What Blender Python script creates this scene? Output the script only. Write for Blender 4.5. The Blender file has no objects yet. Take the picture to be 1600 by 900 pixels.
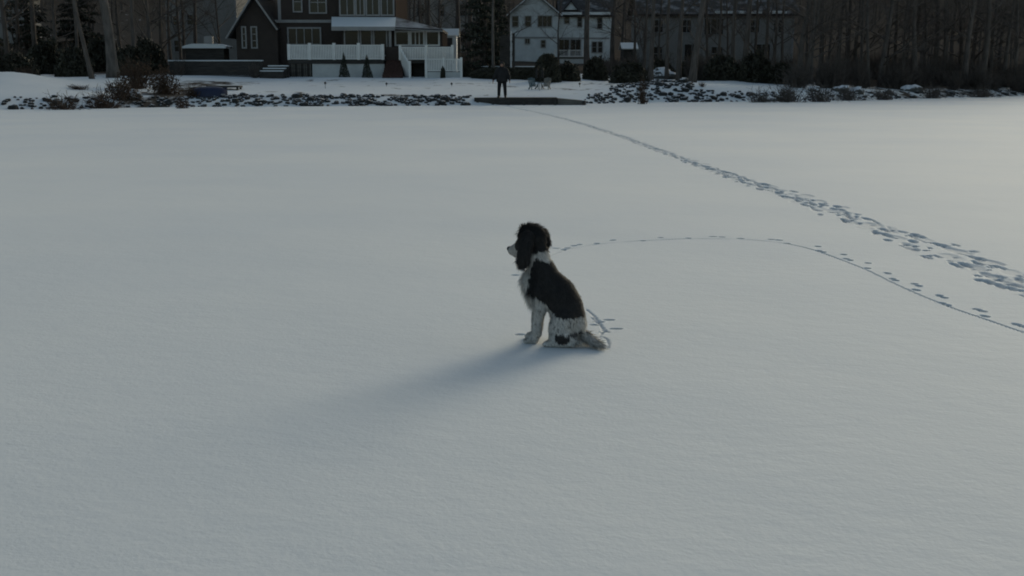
import bpy, bmesh, math, random
import numpy as np
from mathutils import Vector, Matrix, noise

# ------------------------------------------------------------------ camera, sky, sun, exposure
scene = bpy.context.scene
COL = scene.collection
H = 1.54
FPX = 1800.0                                   # focal length in pixels of a 1600 px wide frame
PITCH = math.atan((450 - 118) / FPX)           # horizon lies at row 118 of 900
cam_d = bpy.data.cameras.new('camera')
cam_d.sensor_width = 36.0
cam_d.lens = 36.0 * FPX / 1600
cam_d.clip_start = 0.1
cam_d.clip_end = 3000
cam = bpy.data.objects.new('camera', cam_d)
cam.location = (0, 0, H)
cam.rotation_euler = (math.radians(90) - PITCH, 0, 0)
COL.objects.link(cam)
scene.camera = cam

SUN_AZ = math.radians(30)                      # to the right of straight ahead
SUN_EL = math.radians(12.5)
world = bpy.data.worlds.new('World')
scene.world = world
world.use_nodes = True
wn = world.node_tree.nodes
wl = world.node_tree.links
bg = wn['Background']
sky = wn.new('ShaderNodeTexSky')
sky.sky_type = 'NISHITA'
sky.sun_disc = False
sky.sun_elevation = SUN_EL
sky.sun_rotation = SUN_AZ
sky.air_density = 1.0
sky.dust_density = 3.0
sky.ozone_density = 1.0
hs = wn.new('ShaderNodeHueSaturation')
hs.inputs['Saturation'].default_value = 0.85
wl.new(sky.outputs[0], hs.inputs['Color'])
tint = wn.new('ShaderNodeMix'); tint.data_type = 'RGBA'; tint.blend_type = 'MULTIPLY'; tint.inputs[0].default_value = 1.0
tint.inputs[7].default_value = (0.94, 1.0, 0.975, 1)          # thin grey-green winter overcast
wl.new(hs.outputs[0], tint.inputs[6])
wl.new(tint.outputs[2], bg.inputs[0])
bg.inputs[1].default_value = 0.10

sun_d = bpy.data.lights.new('sun', 'SUN')
sun_d.energy = 1.15
sun_d.angle = math.radians(24)
sun_d.color = (1.0, 0.94, 0.80)
sun = bpy.data.objects.new('sun', sun_d)
sun_dir = Vector((math.sin(SUN_AZ) * math.cos(SUN_EL), math.cos(SUN_AZ) * math.cos(SUN_EL), math.sin(SUN_EL)))
sun.rotation_euler = (-sun_dir).to_track_quat('-Z', 'Y').to_euler()
COL.objects.link(sun)

scene.view_settings.view_transform = 'Standard'
scene.view_settings.look = 'None'
scene.view_settings.gamma = 1.0
scene.view_settings.use_curve_mapping = False
scene.view_settings.exposure = 0.34
scene.render.engine = 'CYCLES'
scene.cycles.max_bounces = 6
scene.cycles.filter_width = 1.9

rng = random.Random(11)
nrg = np.random.default_rng(5)

# ------------------------------------------------------------------ pixel rulers (to read places and sizes off the photograph)
CT, ST = math.cos(PITCH), math.sin(PITCH)
def at(px, py, Y):
    a = (px - 800) / FPX; b = (450 - py) / FPX
    ry = CT + b * ST; rz = -ST + b * CT
    return Vector((a * Y / ry, Y, H + rz * Y / ry))
def on_plane(px, py, z=0.0):
    b = (450 - py) / FPX
    ry = CT + b * ST; rz = -ST + b * CT
    Y = (z - H) / rz * ry
    return at(px, py, Y)
def X_(px, Y, py=80): return at(px, py, Y).x
def Z_(py, Y): return at(800, py, Y).z

# ------------------------------------------------------------------ object helpers
def link(o, parent=None):
    COL.objects.link(o)
    if parent is not None: o.parent = parent
    return o
def world_origin(o):
    v = Vector((0, 0, 0))
    while o is not None:
        v += o.location; o = o.parent
    return v
def tag(o, label, cat, group=None):
    o['label'] = label; o['category'] = cat
    if group: o['group'] = group
    return o
def empty(name, loc, label=None, cat=None, group=None, rz=0.0):
    o = bpy.data.objects.new(name, None); o.empty_display_size = 0.2
    o.location = loc; o.rotation_euler = (0, 0, rz)
    COL.objects.link(o)
    if label: tag(o, label, cat, group)
    return o
def mesh_from(name, V, F, mat=None, smooth=False):
    me = bpy.data.meshes.new(name)
    me.from_pydata([tuple(v) for v in V], [], [tuple(f) for f in F])
    if mat: me.materials.append(mat)
    if smooth: me.polygons.foreach_set('use_smooth', [True] * len(me.polygons))
    me.update()
    return me
def mesh_np(name, V, F, mat=None, smooth=False):
    """V (n,3) array, F (m,k) array of equal-sized faces"""
    me = bpy.data.meshes.new(name)
    V = np.asarray(V, dtype=np.float32); F = np.asarray(F, dtype=np.int32)
    k = F.shape[1]
    me.vertices.add(len(V)); me.vertices.foreach_set('co', V.ravel())
    me.loops.add(F.size); me.loops.foreach_set('vertex_index', F.ravel())
    me.polygons.add(len(F))
    me.polygons.foreach_set('loop_start', np.arange(0, F.size, k, dtype=np.int32))
    me.polygons.foreach_set('loop_total', np.full(len(F), k, dtype=np.int32))
    if smooth: me.polygons.foreach_set('use_smooth', np.ones(len(F), dtype=bool))
    if mat: me.materials.append(mat)
    me.update(calc_edges=True); me.validate()
    return me
def obj(name, me, parent=None, loc=(0, 0, 0)):
    o = bpy.data.objects.new(name, me); o.location = loc
    return link(o, parent)

class MB:
    """collects boxes, prisms and tubes in world coordinates, then builds ONE mesh object"""
    def __init__(s): s.V = []; s.F = []
    def add(s, V, F):
        n = len(s.V); s.V += [tuple(v) for v in V]; s.F += [tuple(i + n for i in f) for f in F]; return s
    def box(s, x0, x1, y0, y1, z0, z1):
        return s.add([(x0,y0,z0),(x1,y0,z0),(x1,y1,z0),(x0,y1,z0),(x0,y0,z1),(x1,y0,z1),(x1,y1,z1),(x0,y1,z1)],
                     [(3,2,1,0),(4,5,6,7),(0,1,5,4),(1,2,6,5),(2,3,7,6),(3,0,4,7)])
    def prism(s, poly, y0, y1):
        """polygon of (x,z) pushed from y0 to y1"""
        n = len(poly)
        V = [(x, y0, z) for x, z in poly] + [(x, y1, z) for x, z in poly]
        F = [tuple(range(n)), tuple(range(2*n-1, n-1, -1))] + [(i, i+n, (i+1) % n + n, (i+1) % n) for i in range(n)]
        return s.add(V, F)
    def slab(s, quad, t):
        """quad of 3D points thickened by t downwards along its normal"""
        q = [Vector(p) for p in quad]
        n = (q[1]-q[0]).cross(q[2]-q[0]).normalized()
        if n.z < 0: n = -n
        m = len(q)
        V = q + [p - n*t for p in q]
        F = [tuple(range(m)), tuple(range(2*m-1, m-1, -1))] + [(i, i+m, (i+1) % m + m, (i+1) % m) for i in range(m)]
        return s.add(V, F)
    def bar(s, p0, p1, w, d=None):
        d = d or w
        p0, p1 = Vector(p0), Vector(p1); t = (p1-p0).normalized()
        up = Vector((0,1,0)) if abs(t.y) < 0.9 else Vector((1,0,0))
        a = t.cross(up).normalized(); b = t.cross(a).normalized()
        V = []
        for p in (p0, p1):
            for i, j in ((-1,-1),(1,-1),(1,1),(-1,1)): V.append(p + a*(i*w/2) + b*(j*d/2))
        return s.add(V, [(3,2,1,0),(4,5,6,7),(0,1,5,4),(1,2,6,5),(2,3,7,6),(3,0,4,7)])
    def tube(s, pts, rad, sides=6, cap=True):
        V, F = tube(pts, rad, sides, cap); return s.add(V, F)
    def build(s, name, mat, parent=None, smooth=False, bevel=0):
        L = world_origin(parent) if parent is not None else Vector((0,0,0))
        me = mesh_from(name, [(v[0]-L.x, v[1]-L.y, v[2]-L.z) for v in s.V], s.F, mat, smooth)
        bm = bmesh.new(); bm.from_mesh(me); bmesh.ops.recalc_face_normals(bm, faces=bm.faces)
        if bevel:
            bmesh.ops.bevel(bm, geom=list(bm.edges), offset=bevel, segments=1, affect='EDGES')
        bm.to_mesh(me); bm.free()
        return obj(name, me, parent)

def tube(pts, rad, sides=6, cap=True):
    pts = [Vector(p) for p in pts]
    V = []; F = []
    n = len(pts)
    ref = Vector((0.31, 0.2, 0.93))
    for i, p in enumerate(pts):
        t = (pts[min(i+1, n-1)] - pts[max(i-1, 0)]).normalized()
        if abs(t.dot(ref)) > 0.97: ref = Vector((0.9, 0.1, 0.1))
        a = (ref - t*ref.dot(t)).normalized(); b = t.cross(a); ref = a
        for k in range(sides):
            an = 2*math.pi*k/sides
            V.append(p + a*(math.cos(an)*rad[i]) + b*(math.sin(an)*rad[i]))
    for i in range(n-1):
        for k in range(sides):
            k2 = (k+1) % sides
            F.append((i*sides+k, i*sides+k2, (i+1)*sides+k2, (i+1)*sides+k))
    if cap:
        F.append(tuple(range(sides-1, -1, -1))); F.append(tuple((n-1)*sides+k for k in range(sides)))
    return V, F

# ------------------------------------------------------------------ materials
def nodes_of(m):
    return m.node_tree.nodes, m.node_tree.links
def mat(name, col, rough=0.8, var=0.25, scale=3.0, bump=0.0, bscale=None, spec=0.3, metal=0.0, col2=None, stretch=(1,1,1)):
    m = bpy.data.materials.new(name); m.use_nodes = True
    N, L = nodes_of(m)
    p = N['Principled BSDF']
    p.inputs['Roughness'].default_value = rough
    p.inputs['Specular IOR Level'].default_value = spec
    p.inputs['Metallic'].default_value = metal
    tc = N.new('ShaderNodeTexCoord'); mp = N.new('ShaderNodeMapping'); mp.inputs['Scale'].default_value = stretch
    L.new(tc.outputs['Object'], mp.inputs[0])
    tx = N.new('ShaderNodeTexNoise'); tx.inputs['Scale'].default_value = scale; tx.inputs['Detail'].default_value = 6
    L.new(mp.outputs[0], tx.inputs['Vector'])
    r = N.new('ShaderNodeValToRGB')
    c = np.array(col)
    a = c*(1-var); b = np.array(col2) if col2 is not None else c*(1+var)
    r.color_ramp.elements[0].position = 0.3; r.color_ramp.elements[1].position = 0.7
    r.color_ramp.elements[0].color = (*a, 1); r.color_ramp.elements[1].color = (*b, 1)
    L.new(tx.outputs[0], r.inputs[0]); L.new(r.outputs[0], p.inputs['Base Color'])
    if bump:
        t2 = N.new('ShaderNodeTexNoise'); t2.inputs['Scale'].default_value = bscale or scale*4; t2.inputs['Detail'].default_value = 4
        L.new(mp.outputs[0], t2.inputs['Vector'])
        bp = N.new('ShaderNodeBump'); bp.inputs['Strength'].default_value = bump; bp.inputs['Distance'].default_value = 0.05
        L.new(t2.outputs[0], bp.inputs['Height']); L.new(bp.outputs[0], p.inputs['Normal'])
    return m
def snow_topped(name, col, snowcol=(0.72,0.74,0.77), lo=0.55, hi=0.8, scale=4.0, bump=0.6):
    """a dark thing with snow lying on its upward faces"""
    m = mat(name, col, 0.85, 0.35, scale, bump)
    N, L = nodes_of(m); p = N['Principled BSDF']
    src = p.inputs['Base Color'].links[0].from_socket
    g = N.new('ShaderNodeNewGeometry'); sx = N.new('ShaderNodeSeparateXYZ'); L.new(g.outputs['Normal'], sx.inputs[0])
    tc = N.new('ShaderNodeTexCoord'); nz = N.new('ShaderNodeTexNoise'); nz.inputs['Scale'].default_value = scale*1.7
    L.new(tc.outputs['Object'], nz.inputs['Vector'])
    ad = N.new('ShaderNodeMath'); ad.operation = 'MULTIPLY_ADD'; ad.inputs[1].default_value = 0.6; 
    sb = N.new('ShaderNodeMath'); sb.operation = 'SUBTRACT'; sb.inputs[1].default_value = 0.5
    L.new(nz.outputs[0], sb.inputs[0]); L.new(sb.outputs[0], ad.inputs[0]); L.new(sx.outputs['Z'], ad.inputs[2])
    mr = N.new('ShaderNodeMapRange'); mr.inputs[1].default_value = lo; mr.inputs[2].default_value = hi
    L.new(ad.outputs[0], mr.inputs[0])
    mx = N.new('ShaderNodeMix'); mx.data_type = 'RGBA'
    L.new(mr.outputs[0], mx.inputs[0]); L.new(src, mx.inputs[6]); mx.inputs[7].default_value = (*snowcol, 1)
    L.new(mx.outputs[2], p.inputs['Base Color'])
    return m
def siding(name, col, pitch=0.16, var=0.1):
    m = mat(name, col, 0.95, var, 1.5, spec=0.0)
    N, L = nodes_of(m); p = N['Principled BSDF']
    tc = N.new('ShaderNodeTexCoord'); w = N.new('ShaderNodeTexWave'); w.wave_type = 'BANDS'; w.bands_direction = 'Z'; w.wave_profile = 'SAW'
    w.inputs['Scale'].default_value = 0.314/pitch; w.inputs['Distortion'].default_value = 0
    L.new(tc.outputs['Object'], w.inputs['Vector'])
    bp = N.new('ShaderNodeBump'); bp.inputs['Strength'].default_value = 0.7; bp.inputs['Distance'].default_value = 0.02
    L.new(w.outputs[0], bp.inputs['Height']); L.new(bp.outputs[0], p.inputs['Normal'])
    return m

def snow_material(name, attr=None):
    m = bpy.data.materials.new(name); m.use_nodes = True
    N, L = nodes_of(m); p = N['Principled BSDF']
    tc = N.new('ShaderNodeTexCoord')
    big = N.new('ShaderNodeTexNoise'); big.inputs['Scale'].default_value = 0.18; big.inputs['Detail'].default_value = 5
    L.new(tc.outputs['Object'], big.inputs['Vector'])
    r = N.new('ShaderNodeValToRGB')
    r.color_ramp.elements[0].position = 0.35; r.color_ramp.elements[1].position = 0.68
    r.color_ramp.elements[0].color = (0.70, 0.735, 0.755, 1); r.color_ramp.elements[1].color = (0.77, 0.79, 0.785, 1)
    L.new(big.outputs[0], r.inputs[0])
    colour = r.outputs[0]
    # wind ripples and grains
    mp = N.new('ShaderNodeMapping'); mp.inputs['Scale'].default_value = (4.0, 5.2, 4.0); mp.inputs['Rotation'].default_value = (0, 0, 0.6)
    L.new(tc.outputs['Object'], mp.inputs[0])
    n1 = N.new('ShaderNodeTexNoise'); n1.inputs['Scale'].default_value = 1.6; n1.inputs['Detail'].default_value = 5; n1.inputs['Roughness'].default_value = 0.6
    L.new(mp.outputs[0], n1.inputs['Vector'])
    n2 = N.new('ShaderNodeTexNoise'); n2.inputs['Scale'].default_value = 45; n2.inputs['Detail'].default_value = 3
    L.new(tc.outputs['Object'], n2.inputs['Vector'])
    n3 = N.new('ShaderNodeTexNoise'); n3.inputs['Scale'].default_value = 0.5; n3.inputs['Detail'].default_value = 2
    L.new(tc.outputs['Object'], n3.inputs['Vector'])
    b0 = N.new('ShaderNodeBump'); b0.inputs['Strength'].default_value = 0.5; b0.inputs['Distance'].default_value = 0.05
    L.new(n3.outputs[0], b0.inputs['Height'])
    b1 = N.new('ShaderNodeBump'); b1.inputs['Strength'].default_value = 0.5; b1.inputs['Distance'].default_value = 0.0085
    L.new(n1.outputs[0], b1.inputs['Height']); L.new(b0.outputs[0], b1.inputs['Normal'])
    b2 = N.new('ShaderNodeBump'); b2.inputs['Strength'].default_value = 0.4; b2.inputs['Distance'].default_value = 0.003
    L.new(n2.outputs[0], b2.inputs['Height']); L.new(b1.outputs[0], b2.inputs['Normal'])
    L.new(b2.outputs[0], p.inputs['Normal'])
    p.inputs['Roughness'].default_value = 0.85
    p.inputs['Specular IOR Level'].default_value = 0.22
    if attr == 'tread':                        # trodden snow pressed down to the grey ice
        a = N.new('ShaderNodeAttribute'); a.attribute_name = 'tread'
        mx = N.new('ShaderNodeMix'); mx.data_type = 'RGBA'
        L.new(a.outputs['Fac'], mx.inputs[0]); L.new(colour, mx.inputs[6]); mx.inputs[7].default_value = (0.13, 0.155, 0.185, 1)
        colour = mx.outputs[2]
    if attr == 'litter':                       # brown leaf litter and grass where no snow lies
        a = N.new('ShaderNodeAttribute'); a.attribute_name = 'litter'
        nz = N.new('ShaderNodeTexNoise'); nz.inputs['Scale'].default_value = 0.9; nz.inputs['Detail'].default_value = 8; nz.inputs['Roughness'].default_value = 0.7
        mq = N.new('ShaderNodeMapping'); mq.inputs['Scale'].default_value = (1.0, 0.6, 1.0); L.new(tc.outputs['Object'], mq.inputs[0]); L.new(mq.outputs[0], nz.inputs['Vector'])
        sb = N.new('ShaderNodeMath'); sb.operation = 'SUBTRACT'; sb.inputs[1].default_value = 0.5; L.new(nz.outputs[0], sb.inputs[0])
        ad = N.new('ShaderNodeMath'); ad.operation = 'MULTIPLY_ADD'; ad.inputs[1].default_value = 1.5
        L.new(sb.outputs[0], ad.inputs[0]); L.new(a.outputs['Fac'], ad.inputs[2])
        mr = N.new('ShaderNodeMapRange'); mr.inputs[1].default_value = 0.38; mr.inputs[2].default_value = 0.58; L.new(ad.outputs[0], mr.inputs[0])
        lr = N.new('ShaderNodeValToRGB'); lr.color_ramp.elements[0].color = (0.055, 0.044, 0.035, 1); lr.color_ramp.elements[1].color = (0.14, 0.118, 0.098, 1)
        nl = N.new('ShaderNodeTexNoise'); nl.inputs['Scale'].default_value = 6; nl.inputs['Detail'].default_value = 6; L.new(tc.outputs['Object'], nl.inputs['Vector'])
        L.new(nl.outputs[0], lr.inputs[0])
        mx = N.new('ShaderNodeMix'); mx.data_type = 'RGBA'
        L.new(mr.outputs[0], mx.inputs[0]); L.new(colour, mx.inputs[6]); L.new(lr.outputs[0], mx.inputs[7])
        colour = mx.outputs[2]
        sp_ = N.new('ShaderNodeMapRange'); sp_.inputs[3].default_value = .16; sp_.inputs[4].default_value = 0.0
        L.new(mr.outputs[0], sp_.inputs[0]); L.new(sp_.outputs[0], p.inputs['Specular IOR Level'])
    L.new(colour, p.inputs['Base Color'])
    return m

M = {}
M['snow_lake'] = snow_material('snow_on_ice', 'tread')
M['snow_land'] = snow_material('snow_on_land', 'litter')
M['snow'] = snow_material('snow_cover')
M['bark'] = mat('bark_dark', (0.098, 0.084, 0.074), 0.9, 0.4, 2.5, 0.7, 12, stretch=(3, 3, 0.5))
M['bark_mid'] = mat('bark_grey', (0.110, 0.098, 0.088), 0.9, 0.4, 2.5, 0.7, 12, stretch=(3, 3, 0.5))
M['bark_pale'] = mat('bark_pale', (0.12, 0.115, 0.11), 0.9, 0.35, 2.0, 0.6, 10, stretch=(3, 3, 0.4))
M['twig_brown'] = mat('twig_brown', (0.075, 0.050, 0.036), 0.9, 0.35, 3)
M['needle'] = mat('needle', (0.036, 0.040, 0.028), 0.7, 0.45, 1.2)
M['leaf_dark'] = mat('leaf_evergreen', (0.042, 0.040, 0.027), 0.6, 0.5, 1.5)
M['leaf_brown'] = mat('leaf_dry', (0.07, 0.044, 0.027), 0.85, 0.4, 2)
M['rock'] = snow_topped('rock_snowy', (0.036, 0.037, 0.036), lo=0.78, hi=1.02)
M['boulder'] = snow_topped('boulder_snowy', (0.09, 0.09, 0.085), lo=0.25, hi=0.6, scale=2)
M['wood_dark'] = mat('timber_dark', (0.050, 0.046, 0.042), 0.85, 0.35, 3, 0.4, 20, stretch=(0.4, 3, 3))
M['wood_grey'] = mat('timber_grey', (0.13, 0.12, 0.105), 0.85, 0.3, 3, 0.4, 20, stretch=(0.4, 3, 3))
M['side_dark'] = siding('siding_dark_brown', (0.068, 0.056, 0.050))
M['side_white'] = siding('siding_pale_blue_grey', (0.64, 0.675, 0.68))
M['side_grey'] = siding('siding_grey', (0.25, 0.245, 0.235))
M['side_beige'] = siding('siding_beige', (0.32, 0.30, 0.28))
M['trim'] = mat('trim_grey', (0.29, 0.285, 0.28), 0.6, 0.1, 2)
M['trim_dull'] = mat('trim_dull', (0.24, 0.24, 0.24), 0.7, 0.1, 2)
M['trim_white'] = mat('trim_white', (0.62, 0.63, 0.63), 0.6, 0.08, 2)
M['rail_white'] = mat('rail_white', (0.74, 0.73, 0.70), 0.6, 0.08, 2)
M['skirting'] = mat('skirting_render', (0.52, 0.53, 0.52), 0.8, 0.1, 1.5, 0.2, 15)
M['shingle'] = mat('roof_shingle', (0.045, 0.042, 0.042), 0.9, 0.3, 4, 0.6, 18)
M['roof_snow'] = snow_topped('roof_thin_snow', (0.05, 0.048, 0.048), lo=0.86, hi=1.25, scale=0.7, bump=0.2)
M['glass'] = mat('window_glass', (0.012, 0.015, 0.019), 0.08, 0.3, 0.5, spec=0.5)
M['brick'] = mat('brick_step', (0.062, 0.034, 0.029), 0.85, 0.3, 8, 0.4, 40)
M['blue'] = mat('hull_blue', (0.020, 0.028, 0.062), 0.5, 0.15, 3)
M['metal_dark'] = mat('metal_dark', (0.02, 0.02, 0.021), 0.5, 0.15, 5, metal=0.3)
M['pole_white'] = mat('pole_white', (0.6, 0.6, 0.6), 0.5, 0.08, 3)
M['chair_teal'] = mat('chair_teal', (0.11, 0.15, 0.16), 0.7, 0.1, 3)
M['chair_tan'] = mat('chair_tan', (0.20, 0.19, 0.17), 0.7, 0.1, 3)
M['jacket'] = mat('jacket_black', (0.013, 0.013, 0.014), 0.7, 0.3, 8, 0.3, 14)
M['trouser'] = mat('trouser_dark', (0.013, 0.013, 0.015), 0.85, 0.3, 8, 0.3, 14)
M['boot'] = mat('boot_black', (0.012, 0.011, 0.010), 0.5, 0.3, 10)
M['skin'] = mat('skin', (0.30, 0.18, 0.13), 0.55, 0.1, 10)
M['hair'] = mat('hair_dark', (0.015, 0.012, 0.010), 0.6, 0.3, 20)

# ------------------------------------------------------------------ shoreline and terrain shape
shore_px = [(-900, 178), (-500, 177), (-200, 175), (0, 171.5), (150, 169), (300, 167), (480, 166), (700, 165), (900, 163),
            (1000, 160), (1100, 159.3), (1200, 158.5), (1300, 157), (1400, 154.5), (1500, 152), (1600, 149.5), (1800, 146)]
sp = [on_plane(a, b) for a, b in shore_px]
SX = np.array([-400] + [p.x for p in sp] + [90, 400]); SY = np.array([40] + [p.y for p in sp] + [112, 130])
def shore_y(x): return np.interp(x, SX, SY)
PD = np.array([-3, 0, 0.8, 2.2, 4, 10, 18, 24, 40, 70, 100, 140, 200, 320])
PZ = np.array([-.5, -.02, .22, .48, .62, .95, 1.30, 1.46, 1.9, 2.9, 5.0, 10, 18, 24])
def lump(x, y, s): return noise.noise(Vector((x*s, y*s, 3.7)))
def terrain_z(x, y):
    d = y - float(shore_y(x))
    z = float(np.interp(d, PD, PZ))
    k = min(1, max(0, d/3))
    z += k*(0.09*lump(x, y, 0.35) + 0.14*lump(x, y, 0.11))
    xp = x/y*58
    if d > 0: z += 0.55*k*math.exp(-((xp+25)/2.5)**2 - ((d-14)/7)**2)      # snowy hump at the far left
    if d > 0: z += 0.5*k*math.exp(-((xp-8.0)/3.4)**2 - ((d-4)/3.5)**2)     # the bank carries the big rock pile
    if y > 125: z += .085*(y-125)*min(1, (y-125)/30)                     # wooded hill that closes the view
    return z
def on_land(px, Y): 
    x = X_(px, Y, 110); return Vector((x, Y, terrain_z(x, Y)))

# ------------------------------------------------------------------ footprints in the lake snow
prints = []       # (x, y, heading, half length, half width, depth, trail id)
def path_world(pts):
    return [Vector((p.x, p.y)) for p in (on_plane(a, b) for a, b in pts)]
def resample(P, step):
    out = []; carry = 0.0
    for a, b in zip(P[:-1], P[1:]):
        L = (b-a).length; t = (b-a)/L; s = carry
        while s < L:
            out.append((a + t*s, math.atan2(t.y, t.x))); s += step
        carry = s - L
    return out
def smooth_path(P, it=3):
    for _ in range(it):
        Q = [P[0]]
        for a, b in zip(P[:-1], P[1:]): Q += [a*0.75+b*0.25, a*0.25+b*0.75]
        P = Q + [P[-1]]
    return P
main_path = smooth_path(path_world([(788,165),(826,173),(880,185),(940,203),(1000,224),(1060,247),(1130,271),(1200,295),(1280,322),(1350,348),(1420,376),(1480,399),(1540,421),(1600,445),(1690,482),(1800,525)]))
for lane, (off, step, hl, hw, lat) in enumerate([(-0.17, .50, .15, .036, .05), (-.04, .46, .16, .038, .06), (0.09, .52, .15, .036, .06), (.19, .56, .14, .034, .04), (-.10, .25, .05, .026, .05), (.30, .8, .11, .032, .05), (.0, .55, .30, .018, .12), (.05, .24, .05, .026, .07), (.12, .6, .28, .016, .08), (.0, .30, .20, .085, .10), (.08, .34, .20, .075, .14)]):
    side = 1
    for p, h in resample(main_path, step):
        side = -side
        if rng.random() < (0.08 if lane < 4 else 0.2): continue
        if lane == 5 and p.y > 14: continue
        n = Vector((-math.sin(h), math.cos(h)))
        wob = 0.07*math.sin(p.y*0.9 + lane*2) + 0.04*math.sin(p.y*2.3 + lane)
        sq = min(1.0, max(.40, 1.25-p.y/26))
        q = p + n*sq*(off + side*lat + wob + rng.gauss(0, .025)) + Vector((math.cos(h), math.sin(h)))*rng.gauss(0, .06)
        prints.append((q.x, q.y, h + rng.gauss(0, .12), hl*rng.uniform(.5, 1.35)*min(1, .7+p.y*.018), hw*rng.uniform(.75, 1.25)*min(1, .75+p.y*.016), rng.uniform(.012, .034) if lane < 9 else rng.uniform(.005, .011), 0))
for px, py, l in ((1530,438,.09),(1545,441,.16),(1563,447,.18),(1580,451,.14),(1592,437,.16),(1560,437,.12),(1600,455,.14)):
    p = on_plane(px, py); prints.append((p.x, p.y, 1.4+rng.gauss(0, .5), l*.7, .036, rng.uniform(.015, .03), 0))
dog_path = smooth_path(path_world([(855,402),(872,394),(900,386),(960,378.5),(1040,374),(1120,372.5),(1200,376),(1260,386),(1320,408),(1360,424),(1400,445),(1480,479),(1540,499),(1600,520),(1720,560),(1900,620)]))
leash = [(p, h) for p, h in resample(dog_path, 0.03)]
for p, h in leash:
    prints.append((p.x, p.y + .004*math.sin(p.x*9), h, .026, .0095, .0075 + .0035*math.sin(p.x*5) + .003*math.sin(p.x*17), 1))
side = 1
for p, h in resample(dog_path, .24):
    side = -side
    n = Vector((math.sin(h), -math.cos(h)))
    if n.y < 0: n = -n
    q = p + n*(.08 + .05*side + rng.gauss(0, .02))
    for k in range(2 if rng.random() < .45 else 1):
        prints.append((q.x + k*.08*math.cos(h), q.y + k*.08*math.sin(h) + rng.gauss(0, .012), h + rng.gauss(0, .15), .036*rng.uniform(.8, 1.2), .026, .022, 1))
# marks round the sitting dog
for px, py, l, w in ((868,388,.05,.035),(805,430,.045,.035),(812,523,.04,.03),(951,500,.05,.03),(962,514,.055,.03),(935,503,.05,.03),(930,508,.05,.03),(944,519,.05,.022)):
    p = on_plane(px, py); prints.append((p.x, p.y, rng.uniform(-.3, .3), l*.75, w*.75, .022, 2))
for pts in ([(917,484),(928,493),(936,503),(942,514),(940,524),(928,528)], [(920,533),(934,526),(946,527),(952,535),(949,545)], [(925,497),(938,507),(946,517)]):
    for p, h in resample(smooth_path(path_world(pts)), 0.02):
        prints.append((p.x, p.y, h, .02, .008, .009, 2))
PR = np.array(prints)

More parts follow.
